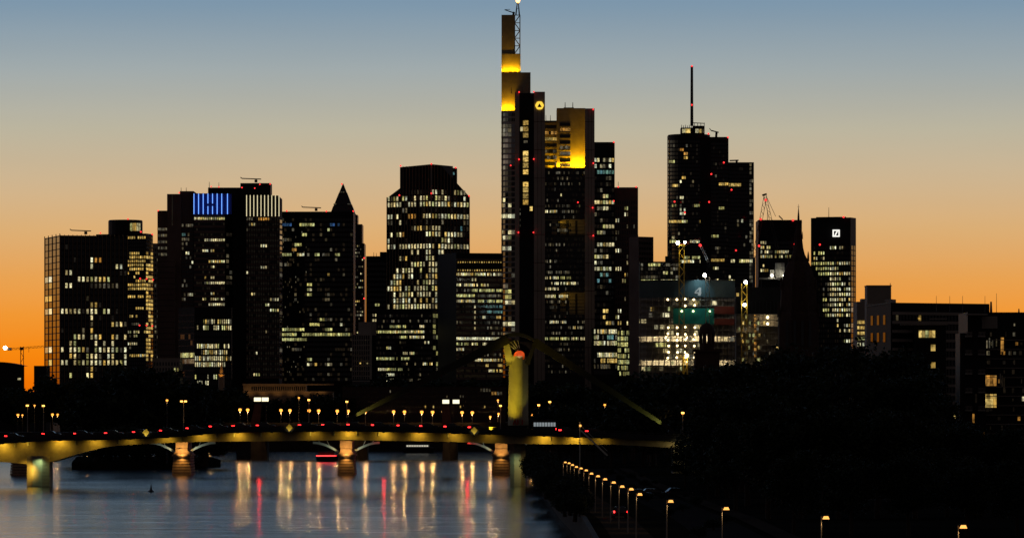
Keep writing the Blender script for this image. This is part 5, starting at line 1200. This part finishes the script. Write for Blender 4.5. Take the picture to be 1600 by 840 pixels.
# the number on the hoarding
def hpt(px, py, off): a = apx(px, off); return Vector((a.x, a.y, Z(py, d)))
def plate(pts_, nm='numeral_stroke', mt='logog'):
    m_ = MB(); k = len(pts_); m_.v = [tuple(hpt(x, y, -1.0)) for x, y in pts_] + [tuple(hpt(x, y, -0.62)) for x, y in pts_]
    m_.f = [tuple(reversed(range(k))), tuple(range(k, 2 * k))] + [(i, (i + 1) % k, (i + 1) % k + k, i + k) for i in range(k)]; m_.build(nm, M[mt], o)
plate([(1092.3, 449), (1095, 449), (1087.5, 456), (1085.2, 456)]); plate([(1085.2, 456.4), (1096, 456.4), (1096, 458.2), (1085.2, 458.2)]); plate([(1092, 449.6), (1095.4, 449.3), (1095.4, 456.1), (1092, 456.1)]); plate([(1091, 458.5), (1095.4, 458.5), (1094.4, 461.8), (1090, 461.4)])
light('hoarding lamp', 'SPOT', hpt(1100, 434, -8), 3000, (0.55, 0.92, 1.0), hpt(1092, 452, -0.6), o, 0.2, cone=90)
# glass pavilion block behind the hoarding
d2 = 2240.0
o = bld('glass_pavilion', 'low glass-fronted office with lit upper floors above the slate hoarding', 1030, d2)
block(o, 1000, 1064, 408.5, d2, 20, 'black'); block(o, 1040, 1046, 400, d2 + 6, 8, 'black', 'stair_head')
facade(o, (1001, d2), (1063, d2), 413.5, 6.3, 6, 16, [(413.5, 1012, 1033, .9, 'g'), (413.5, 1052, 1062, .8, 'd'), (419.8, 1001, 1062, .4, 'd'), (426, 1038, 1050, .8), (432.4, 1001, 1062, .5, 'd'), (438.7, 1001, 1026, .95, 'g'), (438.7, 1031, 1062, .95), (413.5, 1001, 1063, .3, 'd'), (445, 1001, 1062, .8, 'y')], 0.84, 0.7, 0.0, dim=.5, mull=2)
# scaffolded block to its right
d = 2170.0
o = bld('scaffolded_block', 'scaffolded block with an amber light strip, right of the curved site', 1183, d, 'construction site')
block(o, 1150, 1218, 448.5, d + 6, 20, 'black', 'hoarding', 490); block(o, 1150, 1218, 488, d + 9, 14, 'conc', 'core_wall')
for k in range(9): MB().box(X(1150, d), X(1218, d), d + 2.5, d + 8.9, Z(491 + k * 9.6, d), Z(489.8 + k * 9.6, d)).build('floor_slab', M['conc'], o)
for k in range(12): MB().tube((X(1152 + k * 5.8, d), d + 2, Z(585, d)), (X(1152 + k * 5.8, d), d + 2, Z(470, d)), 0.09, 0.09, 5).build('scaffold_pole', M['steel'], o)
for k in range(10): put_window(o, 1180, 471 + k * 9.4, d + 8.8, 3.2, 6.0, 'a')
for (px, py) in ((1200.5, 495), (1200.5, 505)):
    MB().ball((X(px, d), d + 6.5, Z(py, d)), 0.7, 8, 5).build('work_lamp', M['work'], o)
light('bay light', 'POINT', (X(1201, d), d + 5, Z(495, d)), 260, (1, .85, .55), None, o, .3); light('bay light', 'POINT', (X(1201, d), d + 5, Z(505, d)), 260, (1, .85, .55), None, o, .3); light('bay light', 'POINT', (X(1164, d), d + 5, Z(515, d)), 160, (1, .8, .4), None, o, .3)
wl = random.Random(8)
for k in range(46):
    put_window(o, wl.uniform(1153, 1216), 494.5 + 9.6 * wl.randrange(0, 8), d + 8.7, wl.uniform(1.6, 3.2), 5, wl.choice('ddygk'))
put_window(o, 1152.5, 460, d + 5.95, 4, 5, 'y')

# ================================================================== cranes
def lattice(o, p, q, w, n, mt, nm):
    """An open lattice from p to q: four chords with zigzag braces, one mesh."""
    p = Vector(p); q = Vector(q); dd = (q - p).normalized(); up = Vector((0, 1, 0)); a = dd.cross(up).normalized() * w / 2; b2 = up * w / 2; m_ = MB(); t_ = max(0.14, w * 0.11)
    for sa in (-1, 1):
        for sb in (-1, 1): m_.bar(p + a * sa + b2 * sb, q + a * sa + b2 * sb, t_)
    for k in range(n):
        c0 = p.lerp(q, k / n); c1 = p.lerp(q, (k + 1) / n); s_ = 1 if k % 2 else -1
        m_.bar(c0 + a * s_ - b2, c1 - a * s_ - b2, t_ * 0.8); m_.bar(c0 + a * s_ + b2, c1 - a * s_ + b2, t_ * 0.8)
    return m_.build(nm, M[mt], o)
d = 2130.0
o = thing('tower_crane', 'yellow tower crane mast with two dazzling floodlights before the round tower', 'crane', (X(1065, d), d, GZ))
lattice(o, (X(1065, d), d, GZ), (X(1065, d), d, Z(384, d)), 2.4, 30, 'crane', 'mast'); MB().box(X(1060, d), X(1070, d), d - 1.3, d + 1.3, Z(384, d), Z(382, d)).build('slewing_ring', M['crane'], o)
MB().ball((X(1059, d), d - 1.6, Z(379.5, d)), 0.85, 10, 6).build('floodlight', M['flood'], o); MB().ball((X(1070, d), d - 1.6, Z(378.5, d)), 0.6, 10, 6).build('floodlight', M['flood'], o)
lattice(o, (X(1064, d), d, Z(383, d)), (X(1096, d), d + 8, Z(372, d)), 1.0, 12, 'cranered', 'jib')
d = 2100.0
o = thing('tower_crane', 'grey lattice crane mast with a white lamp in front of the slate hoarding', 'crane', (X(1105, d), d, GZ))
lattice(o, (X(1105.5, d), d, GZ), (X(1105.5, d), d, Z(433, d)), 1.7, 26, 'conc', 'mast'); MB().ball((X(1101, d), d - 1.2, Z(430, d)), 0.85, 10, 6).build('floodlight', M['flood'], o); MB().bar((X(1100, d), d - .8, Z(431.5, d)), (X(1106, d), d, Z(433, d)), 0.3).build('lamp_arm', M['steel'], o)
o = thing('tower_crane', 'short crane jib painted pale, with a red lamp at its upper end', 'crane', (X(1107, d + 60), d + 60, GZ))
lattice(o, (X(1107, d + 60), d + 60, GZ), (X(1107, d + 60), d + 60, Z(410, d + 60)), 1.2, 20, 'steel', 'mast'); lattice(o, pt(1107, 410, d + 60), pt(1095, 384, d + 60), 0.9, 8, 'white', 'jib'); beacon(o, 1094, 383, d + 58, 0.9)
light('jib lamp', 'SPOT', pt(1108, 414, d + 50), 900, (0.7, 0.8, 1.0), pt(1100, 396, d + 60), o, 0.1, cone=40)
d = 2145.0
o = thing('tower_crane', 'yellow crane mast carrying a white lamp above the scaffolded block', 'crane', (X(1163, d), d, GZ))
lattice(o, (X(1163, d), d, GZ), (X(1163, d), d, Z(443, d)), 2.6, 24, 'crane', 'mast'); MB().ball((X(1165, d), d - 1.8, Z(441, d)), 0.85, 10, 6).build('floodlight', M['flood'], o); MB().ball((X(1163, d), d - 2.0, Z(476, d)), 0.75, 10, 6).build('floodlight', M['flood'], o)
d = 2090.0
o = thing('tower_crane', 'short yellow crane mast with a warm lamp low before the curved site', 'crane', (X(1070, d), d, GZ))
lattice(o, (X(1070.5, d), d, GZ), (X(1070.5, d), d, Z(557, d)), 1.9, 9, 'crane', 'mast'); MB().ball((X(1073, d), d - 1.4, Z(555, d)), 0.95, 10, 6).build('floodlight', M['work'], o)
light('mast light', 'POINT', (X(1074, d), d - 2.5, Z(560, d)), 900, (1, .75, .25), None, o, .3)
light('mast light', 'SPOT', pt(1065, 380, 2126), 2600, (1, .8, .3), pt(1065, 415, 2130), None, 0.3, cone=50); light('mast light', 'SPOT', pt(1164, 443, 2140), 1500, (1, .8, .3), pt(1163, 480, 2145), None, 0.3, cone=50)
d = 2300.0
o = thing('luffing_crane', 'luffing crane with two raised lattice jibs meeting at a red lamp against the sky', 'crane', (X(1178, d), d, GZ))
lattice(o, pt(1178, 402, d), pt(1196, 306, d), 1.5, 20, 'cranered', 'jib'); lattice(o, pt(1216, 392, d + 6), pt(1194.5, 303, d + 6), 1.3, 18, 'steel', 'jib'); MB().bar(pt(1191, 305, d + 3), pt(1198, 303, d + 3), 0.9).build('jib_head', M['steel'], o)
MB().tube(pt(1197, 306, d), pt(1212, 338, d), 0.12, 0.12, 5).build('cable', M['steel'], o); MB().tube(pt(1178, 402, d), pt(1178, 560, d), 0.8, 0.8, 6).build('mast', M['steel'], o); beacon(o, 1196.5, 312.5, d - 1, 0.8); beacon(o, 1188, 342, d - 1, 0.5)
d = 2250.0
o = thing('roof_works', 'pale round tank on a lit platform with two white lamps, before the dark tower', 'tank', (X(1207, d), d, GZ))
MB().lathe((X(1219, d), d + 3), [(7.4 * d / FOC, Z(434, d)), (7.4 * d / FOC, Z(411, d)), (7 * d / FOC, Z(410, d))], 20).build('tank', M['pale'], o); MB().box(X(1187, d), X(1229, d), d - 1, d + 6, Z(436.5, d), Z(433.5, d)).build('platform', M['pale'], o); MB().box(X(1203, d), X(1210, d), d + 1, d + 5, Z(434, d), Z(421, d)).build('cabin', M['pale'], o)
MB().box(X(1190, d), X(1226, d), d + 2, d + 6, GZ, Z(436.5, d)).build('support', M['black'], o)
for px in (1206, 1225): MB().ball((X(px, d), d - 1.4, Z(430.5, d)), 0.55, 8, 5).build('floodlight', M['flood'], o)
d = 2900.0
o = thing('tower_crane', 'small tower crane with a white lamp at its counter-jib, far left against the orange sky', 'crane', (X(35, d), d, GZ))
lattice(o, (X(34.5, d), d, GZ), (X(34.5, d), d, Z(541, d)), 1.9, 16, 'cranered', 'mast'); lattice(o, pt(34, 543.5, d), pt(69, 541, d), 1.1, 12, 'cranered', 'jib'); lattice(o, pt(34, 544, d), pt(12, 545, d), 1.1, 7, 'cranered', 'counter_jib')
MB().bar(pt(12, 545, d), pt(18, 545, d), 2.6, 1.8).build('counterweight', M['steel'], o); MB().box(X(31, d), X(36, d), d - 1, d + 1, Z(546.5, d), Z(542, d)).build('cab', M['steel'], o); MB().ball(pt(8, 543, d - 2), 1.2, 8, 5).build('floodlight', M['flood'], o); MB().tube(pt(45, 541, d), pt(45, 550, d), 0.12, 0.12, 5).build('hook_cable', M['steel'], o)

# ================================================================== churches
d = 1900.0
o = bld('cathedral', 'black gothic cathedral tower with a thin crocketed spire, in front of the sign tower', 1250, d, 'church')
s = d / FOC; c = (X(1250, d), d + 10)
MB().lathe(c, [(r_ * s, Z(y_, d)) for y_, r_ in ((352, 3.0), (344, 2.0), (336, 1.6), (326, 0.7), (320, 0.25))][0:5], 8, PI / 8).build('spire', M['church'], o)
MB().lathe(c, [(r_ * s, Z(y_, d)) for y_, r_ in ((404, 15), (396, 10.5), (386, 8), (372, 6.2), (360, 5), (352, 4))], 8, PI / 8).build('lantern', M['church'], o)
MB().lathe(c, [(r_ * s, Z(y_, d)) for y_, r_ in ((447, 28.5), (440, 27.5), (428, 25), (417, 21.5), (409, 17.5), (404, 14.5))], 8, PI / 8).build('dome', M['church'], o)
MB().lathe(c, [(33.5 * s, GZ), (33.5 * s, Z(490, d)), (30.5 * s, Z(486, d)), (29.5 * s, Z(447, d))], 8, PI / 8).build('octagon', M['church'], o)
MB().lathe(c, [(5.6 * s, Z(347, d)), (5.6 * s, Z(344.5, d))], 8).build('spire_gallery', M['church'], o)
for ring_r, yb, yt, w_, nm in ((29, 452, 430, 2.0, 'pinnacle'), (16.5, 407, 391, 1.4, 'pinnacle'), (33, 494, 470, 2.4, 'pinnacle'), (6.6, 372, 360, .8, 'pinnacle')):
    for k in range(8):
        t_ = PI / 8 + k * PI / 4; q_ = (c[0] + ring_r * s * math.cos(t_), c[1] + ring_r * s * math.sin(t_))
        MB().lathe(q_, [(w_ * s, Z(yb, d)), (w_ * s * .8, Z((yb + yt) / 2, d)), (0.1 * s, Z(yt, d))], 6).build(nm, M['church'], o)
MB().tube((c[0], c[1], Z(330, d)), (c[0], c[1], Z(317, d)), 0.1, 0.06, 6).build('cross', M['church'], o); MB().bar((c[0] - .5, c[1], Z(321, d)), (c[0] + .5, c[1], Z(321, d)), 0.14).build('cross', M['church'], o)
for (xa, y_) in ((1228, 500), (1240, 500), (1252, 500), (1264, 500)):
    MB().box(X(xa, d), X(xa + 4, d), c[1] - 33.4 * s, c[1] - 30.8 * s, Z(540, d), Z(y_, d)).build('tracery_window', M['glass'], o)
d = 1800.0
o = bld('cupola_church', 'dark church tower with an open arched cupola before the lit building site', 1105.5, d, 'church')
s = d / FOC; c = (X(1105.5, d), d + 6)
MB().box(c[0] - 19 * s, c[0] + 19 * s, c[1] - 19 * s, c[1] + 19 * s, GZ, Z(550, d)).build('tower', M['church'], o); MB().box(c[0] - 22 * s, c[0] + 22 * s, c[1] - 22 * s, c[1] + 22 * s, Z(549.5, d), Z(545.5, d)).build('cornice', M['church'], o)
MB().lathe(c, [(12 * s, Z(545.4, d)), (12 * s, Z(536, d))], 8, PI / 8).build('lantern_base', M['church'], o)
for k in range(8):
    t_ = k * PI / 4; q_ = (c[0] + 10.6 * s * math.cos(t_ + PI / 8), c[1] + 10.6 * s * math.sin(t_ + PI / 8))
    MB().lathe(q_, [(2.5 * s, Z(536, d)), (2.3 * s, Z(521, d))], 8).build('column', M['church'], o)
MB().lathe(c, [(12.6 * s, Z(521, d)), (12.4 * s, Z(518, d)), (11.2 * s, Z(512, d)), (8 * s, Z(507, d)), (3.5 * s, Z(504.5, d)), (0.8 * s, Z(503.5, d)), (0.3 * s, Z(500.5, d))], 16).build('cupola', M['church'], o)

# ================================================================== near buildings at the right edge
d = 1350.0
o = bld('yellow_lit_office', 'narrow grey office with yellow-lit floors, right beside the square-sign tower', 1347, d)
block(o, 1339, 1357, 471, d, 14, 'conc'); block(o, 1346, 1354, 466.5, d + 4, 6, 'conc', 'stair_head')
facade(o, (1339.5, d), (1356, d), 503, 8.6, 6, 6, [(503, 1339, 1356, 1, 'y'), (511.6, 1339, 1356, 1, 'y'), (520, 1339, 1356, .95, 'y'), (529, 1341, 1356, .8, 'g'), (537, 1339, 1352, .4, 'w')], 0.92, 0.55)
d = 1150.0
o = bld('roof_box_block', 'plain grey-brown box standing above the dark roofs at the right', 1373, d)
block(o, 1355, 1392.5, 446.5, d, 8, 'conc'); MB().box(X(1354, d), X(1393.4, d), d - .2, d + 8.2, Z(446.6, d), Z(445.4, d)).build('coping', M['conc'], o); aerial(o, 1391, 442, 447, d, 0.12)
d = 860.0
o = bld('long_flat_block', 'long black flat-roofed block with a few lit flats behind the right trees', 1450, d)
corner(o, 1354, 1392, 1546, 472.5, d, 12, 10, 'black'); corner(o, 1383, 1392, 1400, 467, d + 2, 3, 3, 'black', 'stair_head', 474)
a0, m0 = (1354, d + 12), (1392, d)
MB().hexa([(X(1353, d + 12), d + 11.8, Z(477, d)), (X(1392, d), d - .3, Z(473, d)), (X(1392, d), d, Z(473, d)), (X(1353, d + 12), d + 12.1, Z(477, d)), (X(1353, d + 12), d + 11.8, Z(475.6, d)), (X(1392, d), d - .3, Z(471.6, d)), (X(1392, d), d, Z(471.6, d)), (X(1353, d + 12), d + 12.1, Z(475.6, d))]).build('roof_edge', M['pale'], o)
facade(o, (1358, d + 10.7), (1387, d + 1.6), 500, 27, 2, 3, [], 0.34, 0.55, 0, unlit='glass')
facade(o, (1394, d + .1), (1545, d + 9.9), 497, 14, 12, 30, [(497, 1400, 1410, .6, 'd'), (497, 1433, 1440, .5, 'y')], 0.6, 0.6, 0.012, 'a', bands=True, bandmat='conc')
for (px, py, w_, h_, k_) in ((1448, 521.5, 24, 11, 'y'),):
    for j in range(5): put_window(o, px - 10 + j * 5.2, py, d - 2.9, 4.6, h_, 'yygyy'[j])
block(o, 1430, 1478, 507, d - 2.8, 8, 'black', 'stepped_bay'); MB().box(X(1405, d), X(1478, d), d - 3.4, d - 2, Z(508, d), Z(506.5, d)).build('canopy', M['conc'], o)
MB().box(X(1452, d), X(1478, d), d - 2.4, d - 1, Z(499, d), Z(497.5, d)).build('canopy', M['conc'], o)
for (px, py, w_, h_, k_) in ((1458, 543, 7, 10, 'y'), (1458, 570, 7, 9, 'y'), (1466, 595, 6, 12, 'k'), (1449, 595, 4, 10, 'a'), (1455, 603, 9, 1.6, 'p'), (1456, 612, 2, 2, 'd'), (1468, 611, 2, 2, 'd'), (1454, 628, 2, 2, 'd'), (1436, 497, 3, 3, 'y'), (1495, 649.5, 9, 7, 'y')): put_window(o, px, py, d - 2.85 if px < 1478 and py > 507 else d + (px - 1392) / 154 * 10 - 0.3, w_, h_, k_)
d = 780.0
o = bld('apartment_block', 'black apartment block with balconies and amber-lit flats at the right edge', 1560, d)
block(o, 1512, 1640, 487.5, d, 16, 'black'); block(o, 1500, 1540, 520, d - 3, 8, 'black', 'balcony_bay')
MB().box(X(1507, d), X(1540, d), d - 3.4, d - .1, Z(492.5, d), Z(490.5, d)).build('roof_slab', M['pale'], o)
MB().box(X(1534, d), X(1558, d), d - .5, d - .02, Z(513, d), Z(494, d)).build('terrace_wall', M['pale'], o)
for k in range(7): MB().box(X(1535 + k * 3.4, d), X(1535.6 + k * 3.4, d), d - .62, d - .5, Z(513, d), Z(494, d)).build('terrace_batten', M['conc'], o)
for k, y_ in enumerate((525, 553, 583, 612, 640)):
    for (xa, xb) in ((1505, 1515.5), (1525, 1536)):
        bs = MB().box(X(xa, d), X(xb, d), d - 4.2, d - 3.01, Z(y_ + 1.8, d), Z(y_, d)).build('balcony_slab', M['pale'], o)
        for j in range(5): MB().box(X(xa + .6 + j * 2.2, d), X(xa + 1.2 + j * 2.2, d), d - 4.1, d - 4.0, Z(y_, d), Z(y_ - 5, d)).build('baluster', M['conc'], bs)
        MB().box(X(xa, d), X(xb, d), d - 4.15, d - 4.0, Z(y_ - 5, d), Z(y_ - 5.8, d)).build('balcony_rail', M['conc'], bs)
for (px, py, w_, h_, k_) in ((1542, 537, 1.6, 13, 'd'), (1546, 535, 1.6, 16, 'd'), (1551, 537, 1.6, 12, 'd'), (1557, 535, 1.6, 11, 'd'), (1566, 538, 4.5, 22, 'a'), (1585, 507, 2, 4, 'd'), (1599, 622, 4, 8, 'p'), (1568, 655, 0, 0, '')):
    if w_: put_window(o, px, py, d - .05, w_, h_, k_)
for (x0, x1, y0, y1_, k_) in ((1536, 1557, 585, 603, 'a'), (1536, 1557, 614, 637, 'y')):
    for j in range(4):
        for i in range(2): put_window(o, x0 + 2.6 + j * 5.3, y0 + (y1_ - y0) * (0.2 if i == 0 else 0.66), d - .05, 4.8, (y1_ - y0) * (0.3 if i == 0 else 0.6), k_ if k_ != 'y' else 'y')
for j in range(3): put_window(o, 1563 + j * 3, 592 + j * 3, d - .05, 2, 18, 'k')
for (px, py) in ((1525, 622), (1521, 653), (1538, 678)): put_window(o, px, py, d - 3.1, 3.0, 14 if py < 670 else 6, 'a' if py > 640 else 'k')
rq = random.Random(21)
for k in range(46):
    put_window(o, 1541 + rq.random() * 58, 522 + 14.6 * rq.randrange(0, 12), d - .03, rq.uniform(1.5, 4.5), rq.uniform(4, 8), rq.choice('kkkkkda'))
for k in range(12): MB().box(X(1540.5, d), X(1600, d), d - 0.5, d - .04, Z(531.5 + 14.6 * k, d), Z(530.4 + 14.6 * k, d)).build('floor_band', M['conc'], o)
aerial(o, 1548.5, 471, 488, d, 0.25); aerial(o, 1592, 482, 488, d, 0.15)
for px in (1463, 1484, 1504, 1539, 1557): aerial(o, px, 462 if px != 1557 else 458, 488, d + 60, 0.05)

# ================================================================== low far buildings
d = 2330.0
o = bld('dark_warehouse', 'low black building with a curved roof below the orange sky at the left edge', 12, d)
MB().prism(foot([(-20, d), (38, d), (38, d + 20), (-20, d + 20)]), GZ, Z(571, d)).build('wall', M['black'], o)
rf = MB()
for k in range(8):
    xa = -20 + 58 * k / 8; xb = -20 + 58 * (k + 1) / 8; ya = 571 - 6 * math.sin(PI * (0.25 + .75 * k / 8)); yb = 571 - 6 * math.sin(PI * (0.25 + .75 * (k + 1) / 8))
    rf.hexa([(X(xa, d), d, Z(571, d)), (X(xb, d), d, Z(571, d)), (X(xb, d), d + 20, Z(571, d)), (X(xa, d), d + 20, Z(571, d)), (X(xa, d), d, Z(ya, d)), (X(xb, d), d, Z(yb, d)), (X(xb, d), d + 20, Z(yb, d)), (X(xa, d), d + 20, Z(ya, d))])
rf.build('roof', M['black'], o); put_window(o, 30, 591.5, d, 5, 3, 'p')
o = bld('dark_low_block', 'small black block between the far crane and the broad slab tower', 62, d)
block(o, 53, 72, 571, d, 20, 'black'); put_window(o, 60, 612, d, 2, 2, 'd')
d = 2110.0
o = bld('quay_house', 'long amber-lit classical house front above the far quay', 455, d)
block(o, 380, 520, 612, d, 14, 'stone', 'wall', 660); MB().box(X(379, d), X(522, d), d - .6, d - .02, Z(601.5, d), Z(599, d)).build('cornice', M['stone'], o); MB().box(X(379, d), X(522, d), d - .5, d - .02, Z(613, d), Z(611, d)).build('cornice', M['stone'], o)
block(o, 380, 478, 601, d + .3, 12, 'stone', 'attic', 612)
for k in range(26):
    MB().box(X(393 + k * 3.3, d), X(394.8 + k * 3.3, d), d + .05, d + .28, Z(609.5, d), Z(603.5, d)).build('window', M['glass'], o)
for k in range(14):
    MB().box(X(484 + k * 2.6, d), X(485.3 + k * 2.6, d), d - .15, d - .02, Z(624, d), Z(615, d)).build('window', M['glass'], o)
for k in range(6): light('facade lamp', 'SPOT', (X(390 + k * 22, d), d - 4, Z(613, d)), 90, (1, .6, .2), (X(390 + k * 22, d), d, Z(606, d)), o, .2, cone=120)
o = bld('quay_terrace', 'low dark terrace of quay houses with small lit windows, middle of the far bank', 640, 2075)
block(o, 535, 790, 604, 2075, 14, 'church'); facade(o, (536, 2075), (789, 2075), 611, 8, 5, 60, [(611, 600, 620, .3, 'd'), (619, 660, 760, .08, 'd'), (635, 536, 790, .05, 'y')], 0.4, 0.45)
for k in range(8): put_window(o, 752 + k * 4.4, 609 if k < 4 else 614, 2074.95, 3, 5, 'a' if k in (4, 5) else 'd')
